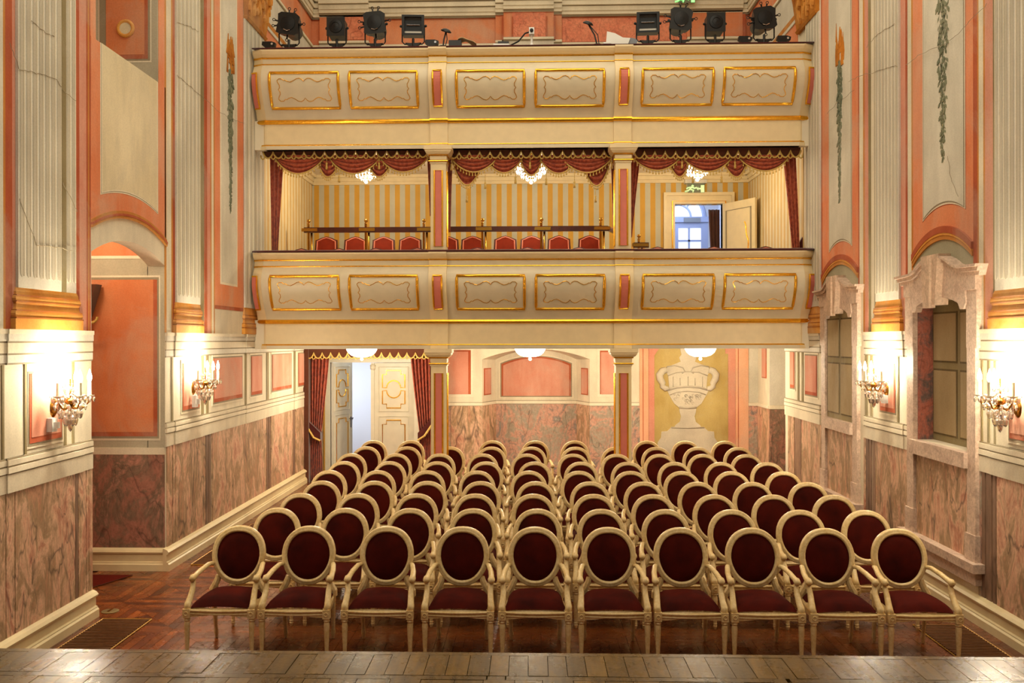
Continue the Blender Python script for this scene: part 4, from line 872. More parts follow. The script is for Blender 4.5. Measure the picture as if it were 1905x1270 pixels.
def crystal_bowl(px,label,py):
    x,z=onY(px,py,15.9); t=empty('loge_chandelier',(x,15.9,z)); tag(t,label,'chandelier','loge chandeliers')
    for k,(r,zz) in enumerate(((.30,.24),(.25,.15),(.17,.075),(.08,.02))):
        MB().tube([(r*cos(2*PI*i/24),r*sin(2*PI*i/24),zz) for i in range(24)],.01,6,True).build('brass_ring','brass',t,True)
        mb=MB(); n=int(r*110)
        for i in range(n): q=2*PI*i/n; mb.lathe([(.001,-.03),(.014,0),(.016,.025),(.001,.05)],(r*cos(q),r*sin(q),zz),6)
        o=mb.build('crystal_strand','crystal_glow',t); o['kind']='stuff'
    MB().sphere((0,0,-.03),.03,8).build('finial','crystal_glow',t,True)
    MB().lathe([(.012,.2),(.012,5.953-z),(.05,5.953-z)],(0,0,0),8).build('stem','brass',t)
    light('loge_light','POINT',(0,0,-.16),66,BULB,.15,parent=t)
crystal_bowl(681,'sparkling crystal chandelier behind the left loge swags',335); crystal_bowl(988,'sparkling crystal chandelier behind the central loge swags',336); crystal_bowl(1297,'sparkling crystal chandelier above the loge exit door',331)
# ---------------------------------------------------------------- loge chairs and rail
def loge_chair():
    t=empty('loge_chair')
    o=[(-.20,.45),(-.215,.8),(-.205,.97),(-.16,.985),(-.08,1.02),(0,1.04),(.08,1.02),(.16,.985),(.205,.97),(.215,.8),(.20,.45)]
    i=[(u*.84,.47+(v-.45)*.93) for u,v in o]; mb=MB()
    for k in range(len(o)-1): mb.prism([o[k],o[k+1],i[k+1],i[k]],lambda u,v:(u,.16+.1*(v-.45),v),lambda u,v:(u,.21+.1*(v-.45),v))
    mb.prism([(-.2,.42),(.2,.42),(.2,.47),(-.2,.47)],lambda u,v:(u,.16,v),lambda u,v:(u,.21,v)).build('back_frame','mahogany',t)
    mb=MB(); n=len(i); mb.prism(i,lambda u,v:(u,.15+.1*(v-.45),v),lambda u,v:(u,.215+.1*(v-.45),v)); mb.build('back_cushion','chairred',t)
    MB().tube([(u*.97,.148+.1*(v-.45),v-.004) for u,v in i],.011,6).build('piping','chairpiping',t)
    MB().prism([(-.2,-.22),(.2,-.22),(.23,.2),(-.23,.2)][::-1],lambda u,v:(u,v,.38),lambda u,v:(u,v,.43)).build('seat_frame','mahogany',t)
    MB().grid(lambda u,v:((u-.5)*.42,-.22+.4*v,.43+.07*(sin(PI*u)*sin(PI*v))**.5),10,10).build('seat_cushion','chairred',t,True)
    for sx in (-.18,.18):
        for sy in (-.18,.17): MB().tube([(sx,sy,.39),(sx*1.02,sy*1.05,0)],[.025,.015],8).build('leg','mahogany',t)
    return t
proto=loge_chair(); first=True
def put_loge(px,Y,z,label,grp):
    global first
    o=proto if first else copy_tree(proto); first=False
    o.location=(onY(px,440,Y)[0],Y-.2,z); tag(o,label,'chair',grp)
num=['first','second','third','fourth','fifth','sixth','seventh','eighth','ninth','tenth']
for i,px in enumerate((607,661,713.5,763)): put_loge(px,16.9,3.6,f'red upholstered chair behind the rail in left loge, {num[i]} from left','red chairs in the loges')
for i,px in enumerate((832,879,940,989,1040,1097)): put_loge(px,16.9,3.6,f'red upholstered chair behind the rail in central loge, {num[i]} from left','red chairs in the loges')
for i,px in enumerate((560,630,699,776)): put_loge(px,14.85,LF+.155,f'brown chair top just above left loge ledge, {num[i]} from left','loge chairs at the ledge')
for i,px in enumerate((888,981,1077)): put_loge(px,14.85,LF+.155,f'brown chair top just above central loge ledge, {num[i]} from left','loge chairs at the ledge')
for i,px in enumerate((1223.5,1329,1425)): put_loge(px,14.85,LF+.155,f'brown chair top just above right loge ledge, {num[i]} from left','loge chairs at the ledge')
def rail(label,posts,x0,x1,Y,yb,fl,tail=None):
    t=empty('loge_handrail',(onY(posts[0],yb,Y)[0],Y,fl)); tag(t,label,'handrail'); ox,_,oz=t.location; zr=onY(posts[0],yb,Y)[1]-oz
    a,c=onY(x0,yb,Y)[0]-ox,onY(x1,yb,Y)[0]-ox
    MB().box(a,c,-.03,.03,zr-.045,zr+.045).build('wooden_rail','mahogany',t)
    for p in posts:
        x=onY(p,yb,Y)[0]-ox; b=MB().lathe([(.035,0),(.035,.02),(.02,.04),(.02,zr+.1),(.03,zr+.11),(.012,zr+.125)],(x-.025,0,0),10).lathe([(.02,0),(.02,zr-.05)],(x+.03,0,0),10).sphere((x-.02,0,zr+.16),.034,8).build('brass_post','brass',t,True)
        MB().box(x-.14,x+.14,-.04,.04,zr-.025,zr+.03).build('brass_collar','brass',b)
    if tail: MB().tube([(c,0,zr),(c+tail[0],tail[1],zr)],.045,6).build('rail_return','mahogany',t)
rail('brass posted mahogany handrail in the left loge',(576.5,683,791),566,806,16.0,428,3.6); rail('brass posted mahogany handrail in the central loge',(900,1009.5,1120),828,1131,16.0,426,3.6,(.28,.8)); rail('short brass handrail end beside column in the right loge',(1191,),1178,1207,16.0,456,LF+.01)
# ================================================================ GALLERY (top)
wall_gallery=struct(box('wall_gallery','plaster_grey',-4.4,4.4,YB,YB+.15,6.12,CEIL))
GZ=lambda y:onY(985,y,YB)[1]
GX=lambda x:onY(x,50,YB)[0]
def gs(name,mat,x0,x1,y0,y1,t): return bslab(name,mat,rect(GX(x0),GX(x1),GZ(y1)-.0,GZ(y0)),wall_gallery,t)
rows=[(-40,-8,.10,'plaster_grey'),(-8,3,.16,'plaster_cream'),(3,6,.12,'plaster_line'),(6,14,.13,'plaster_light'),(14,16,.1,'plaster_line'),(16,24,.10,'plaster_cream'),(24,30,.08,'plaster_light'),(30,33,.05,'plaster_line'),(33,35,.02,'plaster_dkred'),(35,80,.01,'plaster_coral'),(80,82,.03,'plaster_dkred'),(82,86,.08,'plaster_light'),(86,88,.05,'plaster_line'),(88,150,.04,'plaster_grey')]
for y0,y1,t,mt in rows: gs('painted_entablature',mt,566,1406,y0,y1,t)
for x0,x1,dt,dy in ((937,1030,.10,-8),(922,1045,.05,-4),(596,688,.06,-6),(1277,1380,.06,-6)):
    for y0,y1,t,mt in rows[3:]: gs('painted_entablature_break',mt,x0,x1,y0+dy,y1+dy,t+dt)
for x0,x1 in ((934,937),(952,955),(1015,1018),(1030,1033),(628,632),(1380,1384)): gs('painted_shadow_line','plaster_dkred',x0,x1,35,80,.13)
marble('plaster_coralvein',[(205,110,80),(220,132,98),(226,146,112)],(150,70,48),(1,1,1),3,.6)
for x0,x1 in ((1046,1276),): gs('painted_field','plaster_coralvein',x0,x1,36,79,.016)
gs('painted_field','plaster_coralvein',953,1015,27,72,.118); gs('painted_field','plaster_coralvein',640,680,28,72,.08)
rowz=[(GZ(y1),GZ(y0),t,mt) for y0,y1,t,mt in rows]
for s,W in ((True,wall_left),(False,wall_right)):
    for z0,z1,t,mt in rowz: slab(s,'painted_entablature',mt,rect(14.75,YB,z0,z1),W,t*.7)
    slab(s,'painted_field','plaster_coral',rect(14.75,16.4,7.0,7.85),W,.01); slab(s,'painted_line','plaster_ochre',rect(14.75,16.6,7.85,7.93),W,.03)
    slab(s,'painted_corner','plaster_gold',rect(16.6,17.1,7.0,7.9),W,.02); slab(s,'painted_field','plaster_grey',rect(14.75,YB,7.93,GZ(88)),W,.012)
emit('exit_green_bright',(.01,.8,.14,1),1.1)
sg=empty('exit_sign',(onY(1277,2,YB-.3)[0],YB-.3,onY(1277,-2,YB-.3)[1])); tag(sg,'green exit sign on the gallery wall above the spotlights','sign'); sign(sg,.16,.075,'exit_green_bright')
# stage spotlights on the parapet
ZL=TU+.058
def yoke(t,w,h,zc):
    MB().tube([(-w,0,zc),(-w,0,.08),(-w*.8,0,.045),(w*.8,0,.045),(w,0,.08),(w,0,zc)],.011,6).build('yoke','blackmetal',t)
    MB().prism([(-.12,.06),(-.05,.0),(.05,.0),(.12,.06),(.05,.055),(-.05,.055)],lambda u,v:(u,-.03,v),lambda u,v:(u,.03,v)).lathe([(.02,.0),(.02,.12),(.01,.13)],(0,-.02,0),8).build('clamp','blackmetal',t)
    MB().sphere((-w-.02,0,zc),.022,6).sphere((w+.02,0,zc),.022,6).build('tilt_knob','blackmetal',t)
def spot(px,kind,label,ang=0,scale=1):
    t=empty('stage_spotlight',(onY(px,90,13.95)[0],13.95,ZL)); tag(t,label,'spotlight','stage spotlights on the upper balcony')
    if kind=='profile':
        zc=.36; yoke(t,.155,0,zc)
        b=MB().prism([(-.17,-.15),(-.1,-.17),(.12,-.17),(.17,-.13),(.155,0),(.17,.12),(.1,.17),(-.12,.165),(-.17,.13),(-.155,0)],lambda u,v:(u,-.08,v),lambda u,v:(u*.85,.12,v*.85)).build('gate_housing','blackmetal',t); b.location=(0,0,zc); b.rotation_euler=(0,math.radians(ang),0)
        MB().lathe([(.13,-.05),(.145,.0),(.12,.28),(.06,.34)],(0,0,0),16).build('lamp_house','blackmetal',t).matrix_local=Matrix.Translation((0,.1,zc))@Matrix.Rotation(-PI/2,4,'X')
        l=MB().lathe([(.11,0),(.11,.02),(.02,.03)],(0,0,0),18).build('lens','lens_dark',b); l.rotation_euler=(PI/2,0,0); l.location=(0,-.075,0)
        for dx,dz,a in ((-.02,.2,.1),(.06,.2,-.3),(-.2,.04,1.5),(-.2,-.04,1.5),(.19,.03,-1.5),(0,-.2,3.1)):
            c=Vector((dx,-.02,dz)); d=Vector((-sin(a)*0+dx,0,dz)).normalized(); 
            MB().tube([c-d*.05,c+d*.02],.013,5).tube([(c+d*.04+Vector((cos(q)*.02,0,sin(q)*.02))) for q in [2*PI*k/8 for k in range(8)]],.006,5,True).build('shutter_handle','blackmetal',b)
        MB().tube([(-.05,-.1,-.1),(0,-.103,-.118),(.05,-.1,-.1)],.006,5).build('lens_glint','silver',b)
    elif kind=='fresnel':
        zc=.30; yoke(t,.14,0,zc); b=MB().box(-.14,.14,-.1,-.08,-.14,.14).lathe([(.001,0)],(0,0,0),3).build('colour_frame','black_plastic',t) if 0 else MB().box(-.14,.14,-.1,-.085,-.145,.145).build('colour_frame','blackmetal',t); b.location=(0,0,zc)
        MB().box(-.12,.12,-.085,.2,-.13,.13).build('housing','blackmetal',b); l=MB().lathe([(.105,0),(.1,.012),(.06,.02),(.055,.012),(.001,.02)],(0,0,0),20).build('lens','lens_dark',b); l.rotation_euler=(PI/2,0,0); l.location=(0,-.1,0)
    else:
        zc=.32; yoke(t,.17,0,zc); b=MB().box(-.16,.16,-.02,.16,-.15,.15).build('housing','blackmetal',t); b.location=(0,0,zc); b.rotation_euler=(math.radians(8),0,math.radians(ang))
        MB().box(-.17,.17,-.1,-.02,.12,.15).box(-.17,.17,-.1,-.02,-.15,-.12).box(-.17,-.13,-.1,-.02,-.12,.12).box(.13,.17,-.1,-.02,-.12,.12).build('front_frame','blackmetal',b)
        MB().grid(lambda u,v:(-.13+.26*u,-.03+.0*v+.02*sin(PI*v),-.12+.24*v),4,8).build('reflector','silver_dim',b,True); MB().tube([(-.1,-.04,.01),(.1,-.04,.01)],.012,6).build('lamp_tube','silver',b)
    return t
plain('silver_dim',(110,104,96),.25,.9)
spot(538,'profile','black profile spotlight with shutter handles, leftmost on upper balcony',8); spot(627,'fresnel','black square fresnel spotlight, second from left on upper balcony'); spot(698,'profile','black profile spotlight, third from left on upper balcony',-4)
spot(769,'flood','black floodlight with pale reflector on left half of upper balcony',4); spot(1205,'flood','black floodlight with long lamp tube beside the white monitor',-4); spot(1266,'profile','black profile spotlight below the green exit sign',5); spot(1330,'fresnel','black square fresnel spotlight on right part of upper balcony'); spot(1421,'profile','black profile spotlight with bright glint, rightmost on upper balcony',-6)
def desk_lamp(px,py,label,lean):
    x,z=onY(px,py,14.0); t=empty('desk_lamp',(x-lean,14.0,ZL)); tag(t,label,'lamp','gooseneck lamps on the upper balcony'); hh=z-ZL
    MB().tube([(0,0,0),(lean*.3,0,hh*.5),(lean,0,hh)],.012,6).tube([(.03,0,0),(lean*.3+.05,0,hh*.5),(lean,0,hh)],.007,6).build('arm','blackmetal',t); o=MB().lathe([(.001,.04),(.05,.03),(.085,0),(.08,-.01),(.001,.0)],(0,0,0),14).build('lamp_head','blackmetal',t,True); o.location=(lean,0,hh); o.rotation_euler=(.4,.3,0)
    MB().lathe([(.07,0),(.07,.02),(.015,.03)],(0,0,0),12).build('base','blackmetal',t)
desk_lamp(830,58,'small black gooseneck lamp on left half of upper balcony',.05); desk_lamp(1094,44,'small black gooseneck lamp beside the white monitor',-.14)
t=empty('monitor',(onY(1148,85,13.98)[0],13.98,ZL)); tag(t,'white covered monitor lying tilted on the upper balcony','monitor'); t.scale=(.8,.8,.95)
MB().prism([(-.22,.0),(.2,.0),(.24,.09),(.1,.1),(-.05,.17),(-.2,.2)],lambda u,v:(u,-.1,v),lambda u,v:(u*.9,.2,v)).build('case','white_plastic',t); MB().prism([(.2,.0),(.36,.0),(.38,.05),(.33,.09),(.22,.1)],lambda u,v:(u,-.08,v),lambda u,v:(u,.16,v)).build('tube_neck','grey_plastic',t); MB().box(-.27,-.12,-.12,.1,0,.025).build('foot','white_plastic',t)
t=empty('surveillance_camera',(onY(989,85,13.98)[0],13.98,ZL)); tag(t,'small white surveillance camera on a post at balcony centre','camera')
MB().lathe([(.04,0),(.03,.02),(.018,.05),(.018,.17),(.03,.18)],(0,0,0),10).build('post','white_plastic',t); MB().box(-.04,.04,-.07,.06,.17,.27).build('body','white_plastic',t); o=MB().lathe([(.028,0),(.028,.02),(.01,.025)],(0,0,0),12).build('lens','lens_dark',t); o.rotation_euler=(PI/2,0,0); o.location=(.0,-.07,.22)
MB().tube([(-.03,0,.22),(-.1,0,.2),(-.2,0,.08),(-.32,0,.02)],.012,6).build('cable','blackmetal',t)
t=empty('folded_cloth',(onY(855,88,13.98)[0],13.98,ZL)); tag(t,'beige cloth thrown over a small black box on the balcony','cloth')
MB().grid(lambda u,v:(-.02+.28*u,-.1+.2*v,.02+.10*sin(PI*min(1,.25+u*.75))*(1-.3*u)+.01*sin(9*u+4*v)),14,6).build('cloth','beige_cloth',t,True,None,.008); MB().box(-.16,.03,-.08,.08,0,.085).build('box','black_plastic',t)
t=empty('control_box',(onY(935,88,13.98)[0],13.98,ZL)); tag(t,'flat white control box with dark screen on the balcony ledge','device'); MB().box(-.14,.1,-.07,.07,0,.03).build('case','white_plastic',t); MB().box(-.07,.1,-.075,.05,.03,.06).build('display','black_plastic',t)
for px,lb in ((500,'small black clamp on the far left end of the balcony ledge'),(1457,'small black clamp on the far right end of the balcony ledge'),(1385,'small black block on the right part of the balcony ledge'),(803,'black bundle of cable beside the left floodlight')):
    t=empty('lighting_clamp',(onY(px,90,13.98)[0],13.98,ZL)); tag(t,lb,'clamp'); MB().prism([(-.1,.06),(-.06,.03),(-.03,0),(.03,0),(.05,.03),(.1,.04),(.11,.09),(.05,.11),(-.09,.11)],lambda u,v:(u,-.04,v),lambda u,v:(u,.04,v)).build('jaw','blackmetal',t); MB().tube([(.06,-.05,.07),(.06,.06,.07)],.018,8).build('bolt','silver',t)
MB().lathe([(.03,0),(.05,.05),(.01,.08)],(.05,-.08,-.05),8).tube([(0,0,0),(.0,-.07,-.08),(.05,-.09,-.02)],.012,6).build('arm','blackmetal',sc); MB().lathe([(.012,0),(.012,.12),(.018,.15),(.004,.22)],(.05,-.08,.02),8).build('candle','blackmetal',sc)
# ================================================================ STAGE
YE=4.975; ZS=1.0
struct(box('floor_stage','grille_dark',-6.3,6.3,-2,YE-.02,.0,ZS-.03)); stage=bpy.data.objects['floor_stage']
box('nosing','stagewood',-4.28,4.28,YE-.045,YE,ZS-.06,ZS,stage); box('stage_front','mahogany',-4.28,4.28,YE-.03,YE-.01,.0,ZS-.06,stage)
def plank(x0,x1,y0,y1,par,z,mat,name='plank',th=.02):
    o=MB().add([(x0,y0,z-th),(x1,y0,z-th),(x1,y1,z-th),(x0,y1,z-th),(x0+.001,y0+.001,z),(x1-.001,y0+.001,z),(x1-.001,y1-.001,z),(x0+.001,y1-.001,z)],[(4,5,6,7),(0,1,5,4),(1,2,6,5),(2,3,7,6),(3,0,4,7)]).build(name,mat,par); return o
x=-4.2
while x<4.2:
    w_=.105+random.uniform(-.008,.008); dz=random.uniform(-.0015,.0015); plank(x+.0007,x+w_-.0007,YE-.345,YE-.048,stage,ZS+dz,'stagewood'); x+=w_
plank(-4.2,-.22,YE-.40,YE-.348,stage,ZS,'stagewood'); plank(-.12,1.28,YE-.40,YE-.348,stage,ZS,'stagewood'); plank(1.3,4.2,YE-.40,YE-.348,stage,ZS,'stagewood'); plank(-.215,-.125,YE-1.5,YE-.348,stage,ZS,'stagewood')
x=-4.2; i=0
while x<4.2:
    w_=.14+random.uniform(-.03,.03); 
    plank(x+.0007,x+w_-.0007,YE-1.6-random.random()*.3,YE-.403,stage,ZS+random.uniform(-.002,.002),'stagewood'); x+=w_
# ================================================================ PARQUET
TS=.86
pq_near=[];pq_far=MB()
def tile_boards(cx,cy,h):
    out=[]; n=5
    for q in range(4):
        a=q*PI/2; c_,s_=cos(a),sin(a)
        for k in range(n):
            r0,r1=h*(k/n),h*((k+1)/n); g=.002
            pts=[(-r0-0,r0+g),(r0,r0+g),(r1-g*2,r1-g),(-r1+g*2,r1-g)] if k else [(0,.004),(r1-g*2,r1-g),(-r1+g*2,r1-g)]
            out.append([(cx+c_*u-s_*v,cy+s_*u+c_*v) for u,v in pts])
    return out
seen=0; tiles=[]
for i in range(-6,6):
    for j in range(0,17):
        cx=(i+.5)*TS+.1; cy=4.6+j*TS; 
        if cx<-HX-1.3 or cx>HX: continue
        vis=0 if (cy<7.2 or cy>YB) else ((3 if (cx<-2.6 and cy<12.0) else 0)+(2.5 if cy<8.6 else 0)+(2 if (cx>3.2 and cy<9) else 0))
        tiles.append((vis,-cy,cx,cy))
tiles.sort(reverse=True)
for vis,_,cx,cy in tiles:
    for bd in tile_boards(cx,cy,TS/2):
        bd=[(u,v) for u,v in bd]
        if vis>0 and seen<298:
            seen+=1; MB().prism(bd,lambda u,v:(u,v,-.012),lambda u,v:(u,v,0)).build('parquet_board','parquet' if seen%3 else 'parquet_dark',floor)
        else: pq_far.prism(bd,lambda u,v:(u,v,-.012),lambda u,v:(u,v,0))
o=pq_far.build('parquet_boards','parquet',floor); o['kind']='stuff'
# floor grilles
def grille(label,x0,x1,y0,y1):
    t=empty('floor_grille',((x0+x1)/2,(y0+y1)/2,.002)); tag(t,label,'grille','heating grilles along the walls'); a,b=(x1-x0)/2,(y1-y0)/2
    MB().box(-a,a,-b,b,0,.003).build('duct_bed','grille_dark',t); mb=MB(); y=-b+.012
    MB().tube([(-a,-b,.006),(a,-b,.006),(a,b,.006),(-a,b,.006)],.006,4,True).build('metal_edge','giltpaint',t)
    while y<b-.01: mb.box(-a+.01,a-.01,y,y+.016,.003,.014); y+=.042
    mb.build('slats','grille_wood',t)
gx0,gy1=onZ(192,1152,0); gx1=onZ(283,1152,0)[0]; grille('wooden slatted floor grille by left wall, nearest the stage',gx0,gx1,7.3,gy1)
q0=onZ(1800,1152,0); grille('wooden slatted floor grille under the front right chair',3.62,4.08,7.45,8.75)
q=onZ(355,1051,0); grille('wooden slatted floor grille behind the front left chair',q[0],q[0]+.46,q[1],q[1]+2.4)
x,y=onZ(205,1137,0); t=empty('floor_socket',(x,y,0)); tag(t,'small round brass floor socket near left wall','socket'); MB().lathe([(.085,.002),(.085,.006),(.06,.012),(.01,.012)],(0,0,0),20).build('lid','socket',t); MB().box(-.012,.012,-.05,.05,.012,.016).build('hinge','brass',t)
x0,y0=onZ(246,1071,0); t=empty('red_mat',(-5,y0,.0)); tag(t,'dark red mat on the floor of the arched passage','mat'); mb=MB().prism([(-.7,-1.1),(x0+5-.45,-1.1),(x0+5,0),(-.7,0)],lambda u,v:(u,v,.002),lambda u,v:(u,v,.01)); mb.build('mat_pile','carpet_red',t); MB().tube([(x0+5-.45,-1.1,.008),(x0+5,0,.008),(-.7,0,.008)],.006,5).build('mat_edge','mahogany',t)
# ================================================================ SALON CHAIRS
def ell(q,z0=.757,hw=.243,hh=.256):
    c,s=cos(q),sin(q); w_=hw*(1-.10*max(0,-s))*(1 if abs(s)<2 else 1)
    e=.92; cc=math.copysign(abs(c)**e,c); ss=math.copysign(abs(s)**e,s); z=z0+hh*ss
    return cc*w_, .205+(z-.5)*.17, z
def salon_chair():
    t=empty('medallion_armchair')
    # oval back frame: moulded section
    N=40; mb=MB(); sec=[(-.030,-.014),(-.022,-.026),(-.004,-.030),(.016,-.022),(.020,-.008),(.020,.022),(-.030,.022)]
    sec=[(-.005,-.018),(.004,-.029),(.016,-.031),(.024,-.022),(.036,-.026),(.045,-.016),(.045,.02),(-.005,.02)]
    vs=[]; 
    for i in range(N):
        q=2*PI*i/N; x,y,z=ell(q); cx_n,cz_n=x/.243**2,(z-.757)/.256**2; l=math.hypot(cx_n,cz_n); nx,nz=cx_n/l,cz_n/l
        for a,d in sec: r=a-.045; vs.append((x+nx*r,y+nz*r*.17+d,z+nz*r))
    k=len(sec); fs=[(i*k+j,((i+1)%N)*k+j,((i+1)%N)*k+(j+1)%k,i*k+(j+1)%k) for i in range(N) for j in range(k)]
    mb.add(vs,fs).build('back_frame','chairframe',t,True)
    # padded back (both faces)
    def pad(sgn):
        def f(u,v):
            q=2*PI*u; x,y,z=ell(q); s=v*.83; X=x*s; Z=.757+(z-.757)*s; return (X,.205+(Z-.5)*.17+sgn*(-.012-.028*max(0,1-v**2)**.5),Z)
        return f
    MB().grid(pad(1),28,6).grid(pad(-1),28,6).build('back_cushion','velvet',t,True)
    # seat cushion, domed
    def outline(u,v,sc=1):
        w_=.265-.035*v; return ((u-.5)*2*w_*sc,-.265+.5*v-.02*(1-(2*u-1)**2)*(1-v),0)
    def sf(u,v):
        x,y,_=outline(u,v); e=min(1,min(u,1-u)*7)**.5*min(1,min(v,1-v)*7)**.5; return (x,y,.415+.055*e+.055*(sin(PI*u)*sin(PI*min(1,v*.9+.1)))**.7)
    MB().grid(sf,18,16).build('seat_cushion','velvet',t,True)
    # seat rails
    mb=MB(); n=12
    def railbox(p,q,zlo):
        for i in range(len(p)-1):
            a,b,c,d=p[i],p[i+1],q[i+1],q[i]; zl0,zl1=zlo[i],zlo[i+1]
            mb.add([(a[0],a[1],zl0),(b[0],b[1],zl1),(c[0],c[1],zl1),(d[0],d[1],zl0),(a[0],a[1],.395),(b[0],b[1],.395),(c[0],c[1],.395),(d[0],d[1],.395),((a[0]+d[0])/2,(a[1]+d[1])/2,.425),((b[0]+c[0])/2,(b[1]+c[1])/2,.425)],
                [(0,3,2,1),(0,1,5,4),(2,3,7,6),(4,5,9,8),(6,7,8,9)])
    fp=[(-.25+.5*i/n,-.275-.022*sin(PI*i/n)) for i in range(n+1)]; railbox(fp,[(x,y+.04) for x,y in fp],[.362-.012*cos(2*PI*(i/n))*1-.0 for i in range(n+1)])
    for s in (-1,1):
        sp=[(s*.275,-.25),(s*.262,0),(s*.235,.235)]; railbox(sp if s>0 else [(x-0.0,y) for x,y in sp],[(x-s*.04,y) for x,y in sp],[.35,.35,.35])
    bp=[(-.23,.235),(0,.25),(.23,.235)]; railbox(bp,[(x,y-.04) for x,y in bp],[.35]*3); mb.build('seat_rail','chairframe',t)
    MB().tube([(x,y-.002,.405) for x,y in fp],.011,6).tube([(x,y-.001,.376) for x,y in fp],.007,6).build('rail_bead','chairframe',t)
    for s in (-1,1):
        # front leg: carved block and turned, fluted taper
        l=MB().box(s*.278-.03,s*.278+.03,-.302,-.242,.345,.42).lathe([(.028,.345),(.022,.335),(.029,.325),(.021,.312),(.024,.30),(.026,.28),(.016,.06),(.020,.05),(.016,.04),(.020,.03),(.011,0)],(s*.278,-.272,0),10).build('leg','chairframe',t)
        MB().tube([(s*.278+.017*cos(q),-.304,.383+.017*sin(q)) for q in [2*PI*i/8 for i in range(8)]],.005,5,True).build('rosette','chairframe',l)
        # rear leg, raked
        MB().tube([(s*.225,.225,.40),(s*.222,.23,.33),(s*.218,.262,.1),(s*.216,.268,.05),(s*.216,.272,0)],[.027,.026,.017,.022,.012],8).build('leg','chairframe',t)
        # curved support from rear leg to oval
        MB().tube([(s*.232,.232,.40),(s*.232,.225,.45),(s*.205,.218,.50),(s*.185,.22,.545),(s*.178,.222,.58)],[.033,.034,.030,.028,.024],8).build('back_support','chairframe',t)
        # arm: slopes forward and out, scroll handle, curved support down to front leg block
        arm=MB().tube([(s*.226,.232,.685),(s*.243,.16,.695),(s*.268,.03,.672),(s*.277,-.08,.652),(s*.279,-.13,.652),(s*.279,-.155,.64),(s*.278,-.15,.622)],[.021,.022,.024,.025,.031,.031,.022],8,flat=.85).build('arm','chairframe',t,True)
        MB().tube([(s*.278,-.125,.645),(s*.276,-.135,.6),(s*.272,-.165,.55),(s*.276,-.21,.49),(s*.282,-.25,.45),(s*.279,-.268,.41)],[.021,.023,.025,.027,.030,.033],8).build('arm_support','chairframe',t,True)
    MB().box(-.2,.2,.235,.255,.425,.455).build('lower_back_rail','chairframe',t)
    return t
ROWS=[[447,576.5,721,860.6,995,1131.7,1265,1398,1536,1668.6],[517.4,643,764,881.8,998,1118.4,1236,1361,1488,1609],[561.4,664.4,775.6,884,992,1105,1214.8,1329.5,1438,1550],[601.5,695,794,894.6,996.7,1097,1197,1298,1400,1502.3],[612.4,703,795,888,983.5,1077,1173.6,1267.7,1360.7,1456.5],
 [640,725,814,904,994.8,1080.6,1167.6,1254.5,1341,1427],[654,737,819.4,896.5,980,1068,1146.8,1226.5,1306.8,1387.7],[682,757.6,837.4,914.5,988,1070.6,1145.8,1221,1298,1373.5],[694.6,764.6,916.4,995.7,1069.7,1204,1274,1348.4]]
TOPY=[981,946.5,920.5,897.5,877,860,844.5,831,818.5]
pc=salon_chair(); n=0
for r,row in enumerate(ROWS):
    YT=8.27+.89*r
    Xs=[onY(px,TOPY[r],YT)[0] for px in row]
    for _ in range(60):                     # neighbours never closer than the chair width
        for k in range(len(Xs)-1):
            d=.638-(Xs[k+1]-Xs[k])
            if d>0: Xs[k]-=d/2; Xs[k+1]+=d/2
    for i,px in enumerate(row):
        o=pc if n==0 else copy_tree(pc); n+=1
        X=Xs[i]
        o.location=(X,YT-.29,0); o.rotation_euler=(0,0,random.uniform(-.012,.012) if r else random.uniform(-.006,.006))
        rw='front row' if r==0 else ('back row' if r==8 else num[r]+' row from stage')
        tag(o,f'cream oval-backed armchair with dark red velvet, {rw}, {num[i]} from left','chair','rows of medallion armchairs')
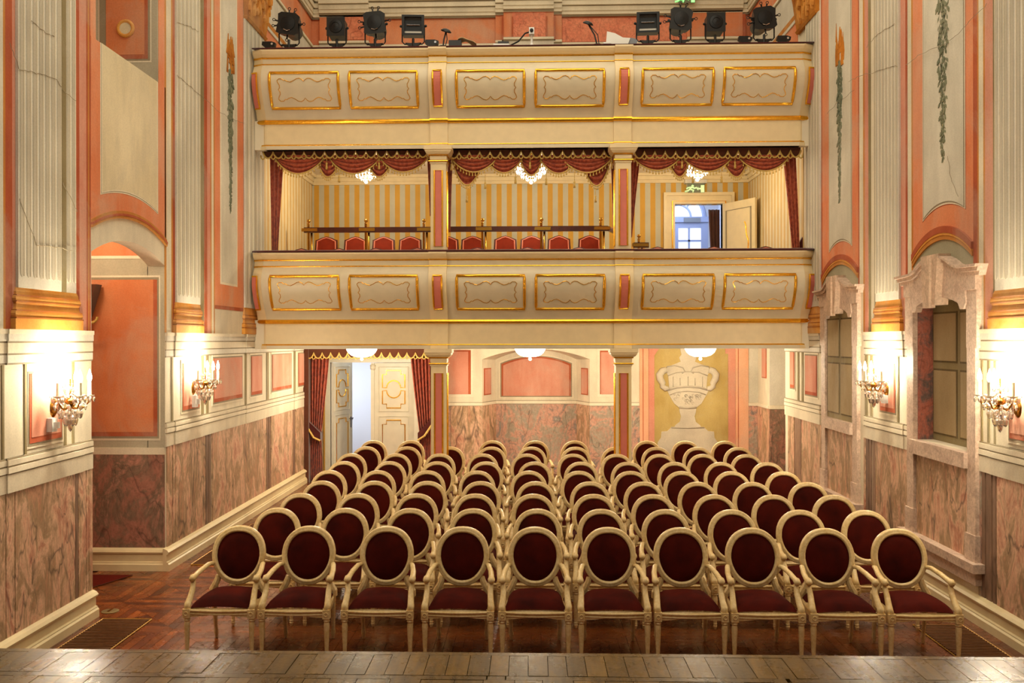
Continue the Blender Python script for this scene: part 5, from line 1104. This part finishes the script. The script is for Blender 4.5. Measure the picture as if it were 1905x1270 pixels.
# ================================================================ WALL SCONCES
drop=MB().lathe([(.001,0),(.012,-.012),(.016,-.03),(.009,-.055),(.001,-.066)],(0,0,0),6); bead=MB().lathe([(.001,.012),(.011,0),(.001,-.012)],(0,0,0),6)
dm=drop.build('crystal_drop','crystal',None); dme=dm.data; bpy.data.objects.remove(dm)
bmn=bead.build('crystal_bead','crystal',None); bme=bmn.data; bpy.data.objects.remove(bmn)
def inst(name,me,loc,par,sc_=1):
    o=bpy.data.objects.new(name,me); COL.objects.link(o); o.parent=par; o.location=loc; o.scale=(sc_,)*3; return o
def sconce(left,Y,label,power=640):
    s=1 if left else -1; t=empty('crystal_sconce',(-s*HX,Y,2.1)); tag(t,label,'sconce','crystal wall sconces')
    MB().lathe([(.001,.045),(.04,.04),(.065,.02),(.07,0)],(0,0,0),14).build('wall_plate','brass',t,True).matrix_local=Matrix.Rotation(s*PI/2,4,'Y')@Matrix.Scale(1.35,4,(1,0,0))
    hub=Vector((s*.17,0,.06)); MB().tube([(s*.03,0,0),(s*.09,0,-.03),(s*.15,0,0),hub],.011,6).build('main_arm','brass',t,True)
    tips=[]
    for a in (-100,-33,33,100):
        q=math.radians(a); d=Vector((s*cos(q),sin(q),0)); tip=hub+d*.16+Vector((0,0,.04)); tips.append(tip)
        ar=MB().tube([hub+Vector((0,0,-.02)),hub+d*.05+Vector((0,0,-.065)),hub+d*.11+Vector((0,0,-.06)),hub+d*.155+Vector((0,0,-.01)),tip],.008,6).build('candle_arm','brass',t,True)
        MB().lathe([(.012,-.008),(.042,.004),(.046,.012),(.02,.014)],tip,12).build('drip_pan','crystal',ar)
        MB().lathe([(.017,.012),(.016,.13),(.010,.135)],tip,10).build('candle_sleeve','candle',ar)
        MB().lathe([(.008,.13),(.019,.155),(.020,.18),(.012,.21),(.002,.245)],tip,10).build('flame_bulb','bulb_glow',ar,True)
        light('bulb_light','POINT',tip+Vector((0,0,.19)),power/4,BULB,.02,parent=t)
        for k in range(6):
            w_=2*PI*k/6; inst('crystal_drop',dme,tip+Vector((.042*cos(w_),.042*sin(w_),-.004)),t,.75)
    MB().tube([hub+Vector((0,0,-.1)),hub+Vector((0,0,.2))],.007,6).lathe([(.03,-.03),(.05,0),(.02,.03)],hub,10).build('centre_stem','brass',t,True)
    for k in range(10): 
        w_=2*PI*k/10; inst('crystal_drop',dme,hub+Vector((.09*cos(w_),.09*sin(w_),-.07)),t,1.35)
    for r_,zz,n_,sc_ in ((.125,-.02,16,1.0),(.165,.045,20,.9),(.10,.06,12,.9),(.06,.13,10,.8)):
        for k in range(n_):
            w_=2*PI*k/n_; p=hub+Vector((r_*cos(w_),r_*sin(w_),zz))
            if abs(p.x)>.02: inst('crystal_drop' if k%2 else 'crystal_bead',dme if k%2 else bme,p,t,sc_)
    for k in range(6): 
        w_=2*PI*k/6+.3; inst('crystal_drop',dme,hub+Vector((.045*cos(w_),.045*sin(w_),-.12)),t,1.6)
    inst('crystal_drop',dme,hub+Vector((0,0,-.15)),t,1.9)
    for tp in tips:                                  # bead swags from the stem top to the pans
        a=hub+Vector((0,0,.2))
        for k in range(1,9): 
            q=k/9; p=a.lerp(tp,q)+Vector((0,0,-.09*sin(PI*q))); inst('crystal_bead',bme,p,t,.8)
    return t
sconce(True,8.1,'lit crystal candle sconce on left wall, nearer the stage'); sconce(True,WY(357),'lit crystal candle sconce on left wall beyond the arched passage')
sconce(False,WY(1652),'lit crystal candle sconce on right wall between the stone portals'); sconce(False,WY(1897),'lit crystal candle sconce on right wall at the picture edge')
for left,px,py,hh,lb in ((True,88,790,.06,'white socket box below the nearer left sconce'),(True,357,746,.075,'white sensor box below the farther left sconce'),(False,1652,742,.05,'white socket box below the right wall sconce')):
    y,z=(LP if left else RP)(px,py); s=1 if left else -1; t=empty('wall_box',(-s*(HX-.017),y,z)); tag(t,lb,'box'); MB().box(*sorted((0,s*.05)),-.045,.045,-hh,hh).build('case','white_plastic',t); MB().box(*sorted((s*.05,s*.085)),-.02,.025,-hh*.5,hh*.4).build('plug','white_plastic',t)
